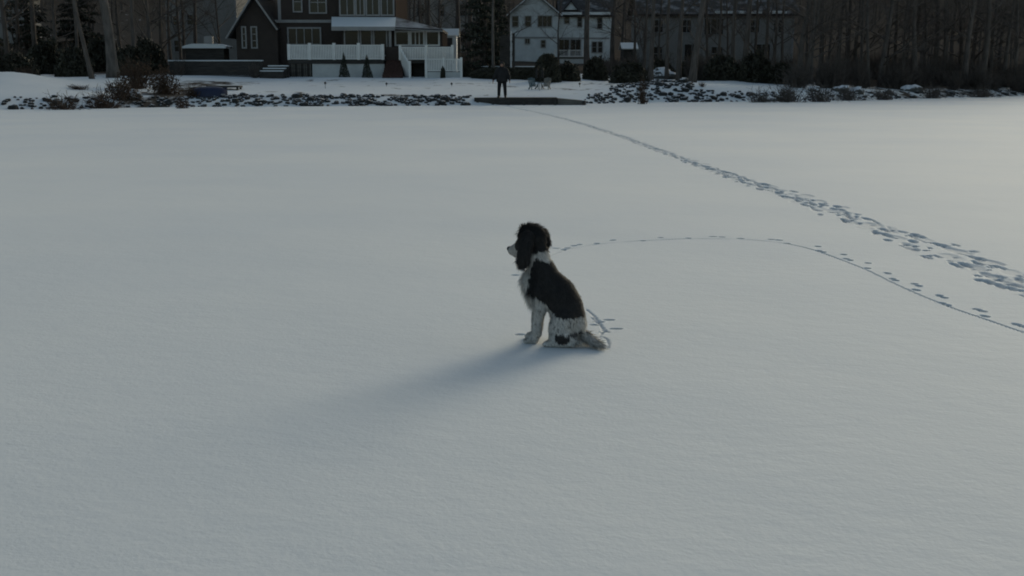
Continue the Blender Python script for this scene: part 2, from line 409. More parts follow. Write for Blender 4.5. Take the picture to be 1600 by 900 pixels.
def lake():
    """quadtree sheet: fine only where feet have pressed the snow"""
    S0 = 8.0
    xs = np.arange(-50, 50)*S0; ys = np.arange(-40, 20)*S0
    gx, gy = np.meshgrid(xs, ys); cells = np.stack([gx.ravel(), gy.ravel()], 1)
    keep = cells[:, 1] < shore_y(cells[:, 0]) + 6
    cells = cells[keep]
    pr_r = np.maximum(PR[:, 3], PR[:, 4])*1.8 + .03
    far = PR[:, 1]
    tgt = np.where(PR[:, 6] == 0, np.clip(far*.0014, .016, .08), .0125)
    # coarse lookup: bins of 1 m
    bins = {}
    for i, (x, y) in enumerate(PR[:, :2]): bins.setdefault((int(math.floor(x)), int(math.floor(y))), []).append(i)
    leaves = []; size = S0
    while len(cells):
        c = cells + size/2
        need = np.zeros(len(c), bool); tid = np.full(len(c), -1)
        R = size*.7072
        if size > 1.5:
            for s in range(0, len(c), 200):
                d = np.hypot(c[s:s+200, None, 0]-PR[None, :, 0], c[s:s+200, None, 1]-PR[None, :, 1])
                need[s:s+200] = (d < pr_r + R).any(1)
        else:
            for i, (x, y) in enumerate(c):
                bx, by = int(math.floor(x)), int(math.floor(y))
                ids = []
                for a in (-1, 0, 1):
                    for b in (-1, 0, 1): ids += bins.get((bx+a, by+b), ())
                if not ids: continue
                ids = np.array(ids)
                d = np.hypot(x-PR[ids, 0], y-PR[ids, 1])
                hit = d < pr_r[ids] + R
                if hit.any():
                    j = ids[hit][np.argmin(d[hit])]
                    tid[i] = PR[j, 6]
                    need[i] = (size > tgt[ids[hit]]).any()
        lf = ~need
        if lf.any(): leaves.append((cells[lf], size, tid[lf]))
        s2 = size/2; n = cells[need]
        cells = np.concatenate([n, n+[s2, 0], n+[0, s2], n+[s2, s2]]) if len(n) else n
        size = s2
    quads = np.concatenate([np.stack([c, c+[s, 0], c+[s, s], c+[0, s]], 1) for c, s, t in leaves])
    tids = np.concatenate([t for c, s, t in leaves])
    key = np.round(quads.reshape(-1, 2)*1024).astype(np.int64)
    uk, inv = np.unique(key, axis=0, return_inverse=True)
    XY = uk/1024.0
    Zv = np.zeros(len(XY)); T = np.zeros(len(XY))
    order = np.argsort(XY[:, 0]); xs_sorted = XY[order, 0]
    jit = nrg.normal(0, 1, len(XY))
    for (x, y, h, hl, hw, dep, t) in prints:
        R = max(hl, hw)*1.8
        a, b = np.searchsorted(xs_sorted, [x-R, x+R]); idx = order[a:b]
        idx = idx[np.abs(XY[idx, 1]-y) < R]
        if not len(idx): continue
        dx = XY[idx, 0]-x; dy = XY[idx, 1]-y
        u = (dx*math.cos(h)+dy*math.sin(h))/hl; v = (-dx*math.sin(h)+dy*math.cos(h))/hw
        r = np.sqrt(u*u+v*v)
        bowl = 1-np.clip((r-.75)/.35, 0, 1); bowl = bowl*bowl*(3-2*bowl)
        rim = np.exp(-((r-1.28)/.16)**2)*.10*dep
        rim[r > 1.7] = 0
        Zv[idx] = np.where(-dep*bowl < -.001, np.minimum(Zv[idx], -dep*bowl), np.where(Zv[idx] < -.001, Zv[idx], np.maximum(Zv[idx], rim)))
        amt = {0: .46, 1: .50, 2: .62}[int(t)]*min(1, dep/.024)
        T[idx] = np.maximum(T[idx], amt*bowl*(.85+.15*jit[idx]))
    F = inv.reshape(-1, 4)
    root = None
    for name, sel in (('frozen_lake', tids < 0), ('footprint_trail', tids == 0), ('paw_print_trail', tids == 1), ('scuff_mark', tids == 2)):
        f = F[sel]
        used, loc = np.unique(f, return_inverse=True)
        V = np.column_stack([XY[used], Zv[used]])
        me = mesh_np(name, V, loc.reshape(-1, 4), M['snow_lake'], True)
        at_ = me.attributes.new('tread', 'FLOAT', 'POINT'); at_.data.foreach_set('value', T[used].astype(np.float32))
        o = obj(name, me, root)
        if root is None:
            root = o; o['kind'] = 'structure'
        else:
            o['label'] = {'footprint_trail': 'line of dark boot prints trodden from the shore across the snow',
                          'paw_print_trail': 'thin dragged line with paw prints curving behind the dog',
                          'scuff_mark': 'scuffed paw marks in the snow around the sitting dog'}[name]
lake()

def terrain():
    xs = np.concatenate([np.arange(-320, -70, 10), np.arange(-70, 80, 0.8), np.arange(80, 330, 10)])
    ds = np.concatenate([[-3, -.6, 0], np.arange(.3, 5, .35), np.arange(5, 30, .9), np.arange(30, 110, 4), np.arange(110, 330, 12)])
    V = []; A = []
    for d in ds:
        for x in xs:
            y = float(shore_y(x)) + d
            V.append((x, y, terrain_z(x, y)))
            xp = x/y*FPX + 800                       # only to place the lawns: left lawn, house lawn, wood on the right
            a = 0.20
            lim = 27 if x < -16 else (31 if x < -4 else 25 if x < 9 else np.interp(x, [9, 16, 22, 27, 30], [26, 20, 13, 5, 3.6]))
            if d > lim: a += min(.62 if y < 130 else .57, (d-lim)*.16)
            if x > 20: a += .25*min(1, (x-20)/6)
            if 2 < d < 22 and -14 < x < 9: a += .24*max(0, lump(x*.5, y*1.6, .6)+.25)
            if -21.5 < x < -14.5 and d < 16: a += .42*(1-abs(x+18)/3.5)
            A.append(a)
    nx = len(xs)
    F = [(j*nx+i, j*nx+i+1, (j+1)*nx+i+1, (j+1)*nx+i) for j in range(len(ds)-1) for i in range(nx-1)]
    me = mesh_np('terrain', np.array(V), np.array(F), M['snow_land'], True)
    at_ = me.attributes.new('litter', 'FLOAT', 'POINT'); at_.data.foreach_set('value', np.array(A, dtype=np.float32))
    o = obj('terrain', me); o['kind'] = 'structure'
terrain()

# ------------------------------------------------------------------ houses
def window(house, x0, x1, z0, z1, Y, nx=1, nz=1, fr=None, w=.09, name='window'):
    """frame proud of the wall with its panes set back inside it"""
    fr = fr or M['trim_white']
    b = MB()
    b.box(x0, x1, Y-.10, Y+.02, z0, z0+w); b.box(x0, x1, Y-.10, Y+.02, z1-w, z1)
    b.box(x0, x0+w, Y-.098, Y+.02, z0+w, z1-w); b.box(x1-w, x1, Y-.098, Y+.02, z0+w, z1-w)
    cw = (x1-x0-2*w)/nx; ch = (z1-z0-2*w)/nz; m = w*.55
    for i in range(1, nx): b.box(x0+w+cw*i-m/2, x0+w+cw*i+m/2, Y-.09, Y+.02, z0+w, z1-w)
    for j in range(1, nz):
        for i in range(nx):
            b.box(x0+w+cw*i+m/2+.001, x0+w+cw*(i+1)-m/2-.001, Y-.085, Y+.02, z0+w+ch*j-m/2, z0+w+ch*j+m/2)
    f = b.build(name, fr, house)
    for i in range(nx):
        for j in range(nz):
            MB().box(x0+w+cw*i, x0+w+cw*(i+1), Y-.035, Y+.015, z0+w+ch*j, z0+w+ch*(j+1)).build('pane', M['glass'], f)
    return f
def win_px(house, a, b, top, bot, Y, **k):
    return window(house, X_(a, Y), X_(b, Y), Z_(bot, Y), Z_(top, Y), Y, **k)
def gable_roof_x(b, x0, x1, y0, y1, ze, zr, over=.4, t=.22):
    """ridge along x"""
    ym = (y0+y1)/2; s = (zr-ze)/(ym-y0); 
    b.slab([(x0-over, y0-over, ze-s*over), (x1+over, y0-over, ze-s*over), (x1+over, ym, zr), (x0-over, ym, zr)], t)
    b.slab([(x0-over, y1+over, ze-s*over), (x1+over, y1+over, ze-s*over), (x1+over, ym, zr), (x0-over, ym, zr)], t)
def gable_roof_y(b, x0, x1, y0, y1, ze, zr, over=.4, t=.22):
    xm = (x0+x1)/2; s = (zr-ze)/(xm-x0)
    b.slab([(x0-over, y0-over, ze-s*over), (x0-over, y1, ze-s*over), (xm, y1, zr), (xm, y0-over, zr)], t)
    b.slab([(x1+over, y0-over, ze-s*over), (x1+over, y1, ze-s*over), (xm, y1, zr), (xm, y0-over, zr)], t)
def railing(house, x0, x1, y, z0, z1, mat_, name='railing_panel', bw=.085, gap=.022):
    o = MB().box(x0, x1, y-.045, y+.045, z1-.07, z1).build(name, mat_, house)
    MB().box(x0, x1, y-.03, y+.03, z0+.03, z0+.10).build('bottom_rail', mat_, o)
    n = max(1, int((x1-x0)/(bw+gap))); st = (x1-x0)/n; c = MB()
    for i in range(n): c.box(x0+st*(i+.5)-bw/2, x0+st*(i+.5)+bw/2, y-.018, y+.018, z0+.10, z1-.07)
    s = c.build('balusters', mat_, o); s['kind'] = 'stuff'
    return o

def dark_house():
    Y = 86.0; G = terrain_z(X_(540, 82), 82)-.1
    h = empty('dark_house', (X_(540, Y), Y, G), 'large dark brown house with white railed deck and snowy porch roof', 'house')
    zf = Z_(93, 82.0)
    # main block, two storeys
    xa, xb = X_(437, Y), X_(619, Y); ze = 8.35; yb = Y+9.5
    MB().box(xa, xb, Y, yb, G, ze).build('wall', M['side_dark'], h)
    # attic gables and main roof
    b = MB(); gable_roof_x(b, xa, xb, Y, yb, ze+.05, ze+3.3); r = b.build('roof', M['shingle'], h)
    for x in (xa, xb):
        MB().add([(x-.1, Y, ze), (x-.1, yb, ze), (x-.1, (Y+yb)/2, ze+3.0), (x+.1, Y, ze), (x+.1, yb, ze), (x+.1, (Y+yb)/2, ze+3.0)], [(0,1,2),(5,4,3),(0,3,4,1),(1,4,5,2),(2,5,3,0)]).build('gable_wall', M['side_dark'], h)
    MB().box(xa+4.2, xa+5.0, Y+5.8, Y+6.6, ze+1.2, ze+4.4).build('chimney', M['brick'], r)
    # trims
    MB().box(xa-.02, xa+.20, Y-.05, Y-.002, Z_(33, Y), ze-.02).build('corner_board', M['trim'], h)
    MB().box(X_(431, Y), X_(531, Y), Y-.09, Y-.003, Z_(35.5, Y), Z_(31, Y)).build('band_board', M['trim'], h)
    # upper windows
    win_px(h, 460, 475, -14, 19.5, Y, nz=2, fr=M['trim'])
    win_px(h, 485, 513, -14, 21.5, Y, nx=2, nz=2, fr=M['trim'], w=.1)
    # upper glazed bay
    yb2 = Y-.7
    MB().box(X_(530, yb2), X_(619.5, yb2), yb2, Y-.003, Z_(28, yb2), Z_(-22, yb2)).build('bay_wall', M['side_dark'], h)
    for a, c in ((532, 556.5), (557, 572), (573, 595), (596, 617.5)):
        win_px(h, a, c, -12, 25, yb2, nx=2, fr=M['trim'], w=.10)
    # lower left window group
    win_px(h, 450, 503, 42.5, 71, Y-.0, nx=4, fr=M['trim'], w=.11)
    # side wing with its gable to the lake
    Yg = 85.2; x0, x1, xm = X_(370, Yg), X_(434.5, Yg), X_(401, Yg)
    zl, zr_, za = Z_(40, Yg), Z_(40, Yg), Z_(-5, Yg)
    MB().prism([(x0, G), (x1, G), (x1, zr_), (xm, za), (x0, zl)], Yg, Yg+7).build('wing_wall', M['side_dark'], h)
    b = MB()
    for (ax, az, bx_, bz) in ((X_(357, Yg), Z_(58, Yg), xm, za+.18), (X_(437, Yg), Z_(40, Yg)-.2, xm, za+.18)):
        b.slab([(ax, Yg-.5, az), (ax, Yg+7, az), (bx_, Yg+7, bz), (bx_, Yg-.5, bz)], .16)
    wr = b.build('wing_roof', M['shingle'], h)
    b = MB(); b.bar((X_(357, Yg), Yg-.56, Z_(58, Yg)-.12), (xm, Yg-.56, za+.10), .10, .24); b.build('rake_board', M['trim'], wr)
    b = MB(); b.bar((X_(437, Yg), Yg-.56, Z_(40, Yg)-.32), (xm, Yg-.555, za+.10), .10, .26); b.build('rake_board', M['trim'], wr)
    win_px(h, 378.5, 386.5, 41, 76, Yg, nz=3, fr=M['trim'], w=.10)
    win_px(h, 393, 403.5, 41, 76, Yg, nz=3, fr=M['trim'], w=.10)
    # glazed porch with a low snowy roof
    Yp = 83.2; zt = Z_(44, Yp)
    xp0, xp1, xp2 = X_(535, Yp), X_(612, Yp), X_(691, Yp)
    MB().box(xp0, xp1, Yp, Y-.004, zf, zt-.001).build('porch_wall', M['side_dark'], h)
    MB().box(xp1+.003, xp2, Yp+.5, Y+4, G, Z_(46, Yp)).build('porch_wall', M['side_dark'], h)
    b = MB()
    zu = Z_(27.5, Y); e0 = Z_(41, Yp-.5); e1 = Z_(45.5, Yp-.5)
    xl, xr = X_(519, Yp-.5), X_(692, Yp-.5)
    xk, xu = X_(618, Yp-.5), X_(621, Y)
    b.slab([(xl, Yp-.5, e0), (xk, Yp-.5, e0-.05), (xu, Y-.72, zu), (X_(522, Y), Y-.72, zu+.02)], .14)
    pr_ = b.build('porch_roof', M['snow'], h)
    b = MB(); b.slab([(xk+.01, Yp-.5, e0-.05), (xr, Yp-.3, e1), (xr, Y+3.5, e1), (xu+.01, Y+3.5, zu), (xu+.01, Y-.72, zu)], .16); b.build('porch_roof', M['roof_snow'], h)
    b = MB(); b.box(xl, xk, Yp-.56, Yp-.505, e0-.30, e0-.03); b.build('fascia', M['trim'], pr_)
    b = MB(); b.bar((xk+.03, Yp-.53, e0-.17), (xr, Yp-.34, e1-.14), .06, .22); b.build('fascia', M['trim'], pr_)
    for a, c in ((538, 562), (563, 582.5), (583.5, 606)): win_px(h, a, c, 44.5, 88, Yp, nx=1, nz=1, fr=M['trim'], w=.10)
    MB().box(X_(608.5, Yp), X_(612.5, Yp), Yp-.35, Yp-.15, zf, zt).build('porch_post', M['trim'], h)
    Yq = Yp+.5
    for a, c, n in ((617, 640.5, 1), (641, 664, 3), (665, 687.5, 1)): win_px(h, a, c, 48, 72, Yq, nx=n, fr=M['trim_white'], w=.11)
    # main deck
    Yd = 81.0
    d0, d1 = X_(450, Yd), X_(600, Yd); zt = Z_(70, Yd); zd = Z_(93.5, Yd)
    MB().box(d0, d1, Yd+.02, Yp-.003, zd-.04, zd).build('deck_floor', M['wood_grey'], h)
    MB().box(d0, d1, Yd-.02, Yd+.015, zd-.26, zd-.005).build('deck_fascia', M['wood_dark'], h)
    posts = [451.5, 484, 522, 560.5, 598]
    for i, p in enumerate(posts):
        x = X_(p, Yd); MB().box(x-.10, x+.10, Yd-.10, Yd+.10, zd, zt+(.12 if 0 < i < 4 else .04)).build('railing_post', M['rail_white'], h)
    for a, c in zip(posts[:-1], posts[1:]): railing(h, X_(a, Yd)+.105, X_(c, Yd)-.105, Yd, zd, zt, M['rail_white'])
    # skirting below the deck
    zs = zd-.27
    MB().box(X_(487, Yd), d1, Yd+.06, Yd+.2, G-.3, zs).build('skirting', M['skirting'], h)
    xx = X_(451, Yd); xe = X_(486, Yd)
    n = 11
    for i in range(n):
        x = xx + (xe-xx)*i/n; MB().box(x, x+.085, Yd+.06, Yd+.11, G-.3, zs).build('skirting_slat', M['wood_grey'] if i % 3 else M['wood_dark'], h)
    MB().box(xx, xe, Yd+.5, Yd+.6, G-.3, zs).build('under_deck_wall', M['wood_dark'], h)
    # brick steps
    zb = Z_(119.5, Yd); ns = 8
    for i in range(ns):
        z1 = zb + (zd-zb)*(i+1)/ns
        MB().box(X_(600.5+i*.3, Yd), X_(632-i*1.0, Yd), Yd-1.6+i*.28, Yd-1.6+i*.28+.34, G-.3, z1).build('brick_step', M['brick'], h)
    MB().box(X_(601, Yd), X_(624, Yd), Yd+.7, Yd+.9, G-.3, zd+.9).build('stair_back_wall', M['side_dark'], h)
    # sloping white stair rail
    b = MB(); b.bar(at(624, 73, Yd), at(641, 103, Yd-1.2), .12, .08); b.build('stair_rail', M['rail_white'], h)
    b = MB(); pts = [at(625.5, 76, Yd), at(641, 103, Yd-1.2), at(641, 119.5, Yd-1.2), at(633, 119.5, Yd-.6), at(626, 95, Yd)]
    b.add([p for p in pts] + [p+Vector((.06, .02, 0)) for p in pts], [(0,1,2,3,4),(9,8,7,6,5)] + [(i, i+5, (i+1) % 5+5, (i+1) % 5) for i in range(5)]); b.build('stair_side', M['rail_white'], h)
    MB().box(X_(640.5, Yd), X_(644, Yd), Yd-1.3, Yd-1.1, G-.3, Z_(95, Yd-1.2)).build('newel_post', M['rail_white'], h)
    # second deck, then the lower landing
    ps = [625.5, 666, 707]; zt2 = Z_(72.5, Yd); zd2 = Z_(94, Yd)
    for p in ps:
        x = X_(p, Yd); MB().box(x-.09, x+.09, Yd-.19, Yd-.01, zd2, zt2+.1).build('railing_post', M['rail_white'], h)
    for a, c in zip(ps[:-1], ps[1:]): railing(h, X_(a, Yd)+.095, X_(c, Yd)-.095, Yd-.1, zd2, zt2-.03, M['rail_white'])
    MB().box(X_(625, Yd), X_(708, Yd), Yd, Yp+.45, zd2-.2, zd2-.002).build('deck_floor', M['wood_dark'], h)
    MB().box(X_(644, Yd), X_(706, Yd), Yd+.9, Yd+1.1, G-.3, zd2-.21).build('under_deck_wall', M['wood_dark'], h)
    Yl = Yd-1.0; ps = [665.5, 693, 720.5]; zt3 = Z_(91, Yl); zd3 = Z_(112, Yl)
    for p in ps:
        x = X_(p, Yl); MB().box(x-.08, x+.08, Yl-.09, Yl+.07, G-.3, zt3+.06).build('railing_post', M['rail_white'], h)
    for a, c in zip(ps[:-1], ps[1:]): railing(h, X_(a, Yl)+.085, X_(c, Yl)-.085, Yl, zd3, zt3-.03, M['rail_white'])
    MB().box(X_(665, Yl), X_(721, Yl), Yl+.08, Yd+.88, zd3-.15, zd3).build('landing_floor', M['wood_grey'], h)
    MB().box(X_(664, Yl), X_(722, Yl), Yl-.02, Yl+.06, G-.3, zd3-.02).build('landing_skirting', M['skirting'], h)
dark_house()

def white_house():
    Y = 133.0; G = 2.3
    h = empty('white_house', (X_(875, Y), Y, G), 'pale blue-grey two-storey house among bare trunks beyond the round bush', 'house')
    xa, xm, xb = X_(797, Y), X_(872, Y), X_(910, Y)
    ze = Z_(20, Y)
    MB().box(xa, xm, Y, Y+9, G, ze).build('wall', M['side_white'], h)
    xr = X_(956, Y); Y2 = Y+1.2
    MB().box(xm+.003, xr, Y2, Y+9.2, G, ze).build('wall', M['side_white'], h)
    # left part: gable facing the lake, snowy verges
    xg = (xa+xm)/2; zp = Z_(-12, Y)
    MB().prism([(xa, ze+.002), (xm, ze+.002), (xg, zp)], Y, Y+9).build('gable_wall', M['side_white'], h)
    b = MB(); gable_roof_y(b, xa, xm, Y, Y+9, ze+.12, zp+.15, .5, .2); r = b.build('roof', M['roof_snow'], h)
    s = (zp-ze)/(xg-xa)
    for a in (xa-.45, xm+.45):
        b = MB(); b.bar((a, Y-.55, ze-.45*s+.0), (xg, Y-.55, zp+.02), .12, .26); b.build('verge_board', M['trim_white'], r)
    # right part: ridge along the front
    b = MB(); gable_roof_x(b, xm+.5, xr, Y2, Y+9.2, ze+.1, ze+2.7, .5, .2); r2 = b.build('roof', M['roof_snow'], h)
    for a, c in ((877, 908), (919.5, 952)):
        MB().box(X_(a, Y2), X_(c, Y2), Y2-.72, Y2-.52, ze-.18, ze+.10).build('eave_snow', M['snow'], r2)
    # small dormer gable in the middle
    xd0, xd1 = X_(880, Y2), X_(903, Y2); zd = Z_(2, Y2)
    MB().prism([(xd0, ze+.4), (xd1, ze+.4), ((xd0+xd1)/2, zd)], Y2-.1, Y2+4).build('dormer', M['side_white'], r2)
    b = MB(); gable_roof_y(b, xd0, xd1, Y2-.1, Y2+4, ze+.45, zd+.12, .25, .14); b.build('dormer_roof', M['roof_snow'], r2)
    MB().box(xa, xm, Y-.06, Y-.003, Z_(60, Y), Z_(57.5, Y)).build('band_board', M['trim'], h)
    MB().box(xm, xr, Y2-.06, Y2-.003, Z_(61, Y2), Z_(58.5, Y2)).build('band_board', M['trim'], h)
    for x in (xa, xm-.2): MB().box(x, x+.2, Y-.07, Y-.004, G, ze-.01).build('corner_board', M['trim_white'], h)
    MB().box(xr-.2, xr, Y2-.07, Y2-.004, G, ze-.01).build('corner_board', M['trim_white'], h)
    fr = M['trim']
    win_px(h, 799.5, 810.5, 24.5, 42.5, Y, nz=2, fr=fr); win_px(h, 819.5, 830.5, 24.5, 42, Y, nz=2, fr=fr)
    win_px(h, 839.5, 862.5, 24, 42.5, Y, nx=3, fr=fr); win_px(h, 819.5, 828.5, 59.5, 69, Y, fr=fr, nx=2); win_px(h, 844.5, 853, 62, 75, Y, fr=fr, nz=2)
    for a, c, t, bt, nx, nz in ((881, 890, 24.5, 37.5, 1, 2), (901, 909.5, 25.5, 43, 1, 2), (932, 941, 27, 45.5, 1, 2), (872.5, 890, 61, 88, 2, 1), (890.5, 908, 61, 88, 2, 1), (924, 933, 64.5, 83, 1, 2), (933.5, 942, 64.5, 83, 1, 2)):
        win_px(h, a, c, t, bt, Y2, nx=nx, nz=nz, fr=fr)
    # back porch with a white rail
    Yp = Y-1.6; zt = Z_(78, Yp); zd_ = Z_(89, Yp)
    MB().box(X_(866, Yp), X_(912, Yp), Yp+.05, Y-.008, zd_-.2, zd_).build('porch_floor', M['wood_grey'], h)
    MB().box(X_(866, Yp), X_(912, Yp), Yp+.1, Yp+.2, G-.6, zd_-.21).build('porch_skirting', M['skirting'], h)
    ps = [867, 889, 911]
    for p in ps: MB().box(X_(p, Yp)-.08, X_(p, Yp)+.08, Yp-.08, Yp+.08, zd_, zt+.1).build('railing_post', M['rail_white'], h)
    for a, c in zip(ps[:-1], ps[1:]): railing(h, X_(a, Yp)+.09, X_(c, Yp)-.09, Yp, zd_, zt, M['rail_white'], bw=.05, gap=.09)
white_house()

def plain_house(name, label, Y, a, b_, eave, base_z, siding_m, wins, deep=9, ridge='x', rise=2.8, snow_eave=None, corner=True):
    h = empty(name, (X_((a+b_)/2, Y), Y, base_z), label, 'house')
    xa, xb = X_(a, Y), X_(b_, Y); ze = Z_(eave, Y)
    MB().box(xa, xb, Y, Y+deep, base_z-.6, ze).build('wall', siding_m, h)
    b = MB()
    if ridge == 'x':
        gable_roof_x(b, xa, xb, Y, Y+deep, ze+.1, ze+rise, .5)
        for x in (xa, xb-.14):
            MB().add([(x, Y, ze), (x, Y+deep, ze), (x, Y+deep/2, ze+rise-.2), (x+.14, Y, ze), (x+.14, Y+deep, ze), (x+.14, Y+deep/2, ze+rise-.2)], [(0,1,2),(5,4,3),(0,3,4,1),(1,4,5,2),(2,5,3,0)]).build('gable_wall', siding_m, h)
    else:
        gable_roof_y(b, xa, xb, Y, Y+deep, ze+.1, ze+rise, .5)
        MB().prism([(xa, ze+.001), (xb, ze+.001), ((xa+xb)/2, ze+rise-.2)], Y, Y+.2).build('gable_wall', siding_m, h)
    r = b.build('roof', M['roof_snow'], h)
    if snow_eave:
        for p, q in snow_eave: MB().box(X_(p, Y), X_(q, Y), Y-.72, Y-.5, ze-.15, ze+.08).build('eave_snow', M['snow'], r)
    if corner:
        for x in (xa-.01, xb-.19): MB().box(x, x+.2, Y-.06, Y-.003, base_z, ze-.01).build('corner_board', M['trim_dull'], h)
    for w in wins:
        win_px(h, w[0], w[1], w[2], w[3], Y, nx=w[4], nz=w[5], fr=M['trim_dull'])
    return h
plain_house('grey_house', 'wide grey house half hidden behind dark trunks right of the pale house', 112, 1001, 1239, 19, 1.9, M['side_grey'],
            [(1020, 1036, 30, 52, 2, 2), (1064, 1080, 30, 52, 2, 2), (1098, 1130, 28, 55, 3, 1), (1170, 1186, 30, 52, 2, 2), (1206, 1222, 30, 52, 2, 2),
             (1020, 1036, 72, 96, 2, 2), (1068, 1094, 68, 105, 2, 1), (1110, 1130, 72, 96, 2, 2), (1176, 1204, 68, 105, 2, 1)],
            snow_eave=[(1114, 1144), (1151, 1160), (1170, 1186), (1198, 1224)], rise=2.6)
plain_house('grey_house', 'plain grey house wall standing behind trees left of the dark gable', 108, 262, 372, -30, 1.9, M['side_grey'],
            [(272, 284, 24, 41, 1, 2), (294, 306, 22, 40, 1, 2), (272, 284, 62, 82, 1, 2)], rise=3, ridge='y', deep=10)
plain_house('beige_house', 'distant beige house glimpsed through twigs between dark house and conifer', 140, 640, 752, -14, 3.2, M['side_beige'],
            [(652, 664, 6, 26, 1, 2), (684, 696, 6, 26, 1, 2), (718, 730, 6, 26, 1, 2), (652, 664, 48, 68, 1, 2), (718, 730, 48, 68, 1, 2)], rise=3)
plain_house('grey_house', 'faint grey house at the left edge behind evergreen shrubs', 120, -70, 48, -10, 2.2, M['side_grey'],
            [(12, 26, 6, 28, 2, 2), (-30, -14, 6, 28, 2, 2)], rise=3, ridge='y', deep=3.2)
# small garden sheds between the trees
def shed(label, Y, a, b_, top, bot, wall_m, roof_m):
    xa, xb = X_(a, Y), X_(b_, Y); G = terrain_z((xa+xb)/2, Y)
    zt = Z_(top, Y)
    h = empty('garden_shed', ((xa+xb)/2, Y, G), label, 'shed')
    MB().box(xa, xb, Y, Y+2.2, G-.4, zt).build('wall', wall_m, h)
    b = MB(); gable_roof_x(b, xa, xb, Y, Y+2.2, zt+.03, zt+.5, .18, .08); b.build('roof', roof_m, h)
    w = xb-xa
    MB().box(xa+w*.3, xa+w*.7, Y-.05, Y-.003, G-.2, zt-.25).build('door', M['wood_dark'], h)
shed('small white shed just right of the dark house porch', 92, 693, 713, 54, 80, M['trim_white'], M['snow'])
shed('small dark shed with snowy roof right of the pale house', 104, 974, 994, 75, 100, M['wood_dark'], M['snow'])

# ------------------------------------------------------------------ walls, boat, dock and garden things
def wall_strip(name, label, cat, a, b_, Y, top, n, m_body, cap):
    x0, x1 = X_(a, Y, 100), X_(b_, Y, 100); G = min(terrain_z(x0, Y), terrain_z(x1, Y), terrain_z((x0+x1)/2, Y))-.2
    zt = Z_(top, Y)
    h = empty(name, ((x0+x1)/2, Y, G), label, cat)
    hh = (zt-G)/n
    for i in range(n):
        MB().box(x0, x1, Y+rng.uniform(-.012, .012), Y+.3, G+hh*i+.006, G+hh*(i+1)-.006).build('timber', M['wood_dark'], h)
    MB().box(x0-.05, x1+.05, Y-.05, Y+.36, zt, zt+cap).build('snow_cap', M['snow'], h)
    return h
wall_strip('retaining_wall', 'dark timber retaining wall with snowy top left of the dark gable', 'wall', 264, 409, 80.5, 95.5, 4, M['wood_dark'], .07)
wall_strip('retaining_wall', 'dark low wall with thin snow cap left of the round bush', 'wall', 744, 838, 83.5, 104.5, 4, M['wood_dark'], .05)
for k, (a, b_, y, Yk) in enumerate(((405, 442, 110.5, 79.6), (410, 446, 106.5, 80.0), (418, 450, 102.5, 80.4))):
    x0, x1 = X_(a, Yk, 100), X_(b_, Yk, 100); z = Z_(y, Yk)
    o = MB().box(x0, x1, Yk, Yk+.42, terrain_z(x0, Yk)-.3, z-.05)
    e = empty('garden_step', ((x0+x1)/2, Yk, terrain_z(x0, Yk)-.1), ('lowest', 'middle', 'topmost')[k]+' of three snowy garden steps beside the deck', 'step', 'snowy garden steps')
    o.build('timber', M['wood_dark'], e); MB().box(x0+.02, x1-.02, Yk-.02, Yk+.44, z-.05, z+.02).build('snow_cap', M['snow'], e)
def storage():
    Y = 86; x0, x1 = X_(286, Y), X_(354, Y); G = terrain_z(x0, Y); zt = Z_(75, Y)
    h = empty('garden_store', ((x0+x1)/2, Y, G), 'low dark garden store with sagging snow-covered lid above the timber wall', 'garden store')
    MB().box(x0+.15, x1-.2, Y, Y+1.6, G-.3, zt-.02).build('body', M['wood_dark'], h)
    V = []; n = 14
    for j in range(2):
        for i in range(n+1):
            t = i/n; V.append((x0+(x1-x0)*t, Y-.2+2*j, zt+.10+.22*math.sin(math.pi*t)**.8*(1 if j == 0 else 1.25)+.04*math.sin(9*t)))
    V += [(x, y, zt-.02) for x, y, z in V]
    m = n+1; F = [(i, i+1, m+i+1, m+i) for i in range(n)] + [(2*m+i, 3*m+i, 3*m+i+1, 2*m+i+1) for i in range(n)] + [(i, 2*m+i, 2*m+i+1, i+1) for i in range(n)] + [(m+i, m+i+1, 3*m+i+1, 3*m+i) for i in range(n)] + [(0, m, 3*m, 2*m), (n, 2*m+n, 3*m+n, m+n)]
    MB().add(V, F).build('snow_lid', M['snow'], h)
    MB().box(X_(309, Y), X_(322, Y), Y+1.9, Y+2.3, zt-.2, Z_(55, Y)).build('end_post', M['trim'], h)
storage()

def boat():
    c = on_land(325, 60.5); ln, wd, ht = 1.9, .55, .55
    h = empty('rowing_boat', c, 'blue upturned rowing boat lying on the snowy bank at left', 'boat', rz=0)
    V = []; F = []; n = 16; m = 9
    for i in range(n+1):
        t = i/n*2-1; w = wd*(1-abs(t)**2.6)**.6 if abs(t) < 1 else .02; hh = ht*(1-.28*abs(t)**3)
        for j in range(m):
            a = math.pi*j/(m-1); V.append((c.x+t*ln/2*1.0, c.y+math.cos(a)*max(w, .03), c.z-.06+max(.02, math.sin(a)**.7*hh)+.02*t))
    for i in range(n):
        for j in range(m-1): F.append((i*m+j, i*m+j+1, (i+1)*m+j+1, (i+1)*m+j))
    MB().add(V, F).build('hull', M['blue'], h, smooth=True)
    b = MB(); b.bar((c.x-ln/2, c.y, c.z+ht*.72), (c.x+ln/2, c.y, c.z+ht*.74), .06, .04); b.build('keel', M['blue'], h)
    b = MB(); b.bar((c.x-ln*.48, c.y-wd*.62, c.z+.06), (c.x+ln*.48, c.y-wd*.62, c.z+.09), .05, .05); b.build('gunwale', M['trim'], h)
boat()
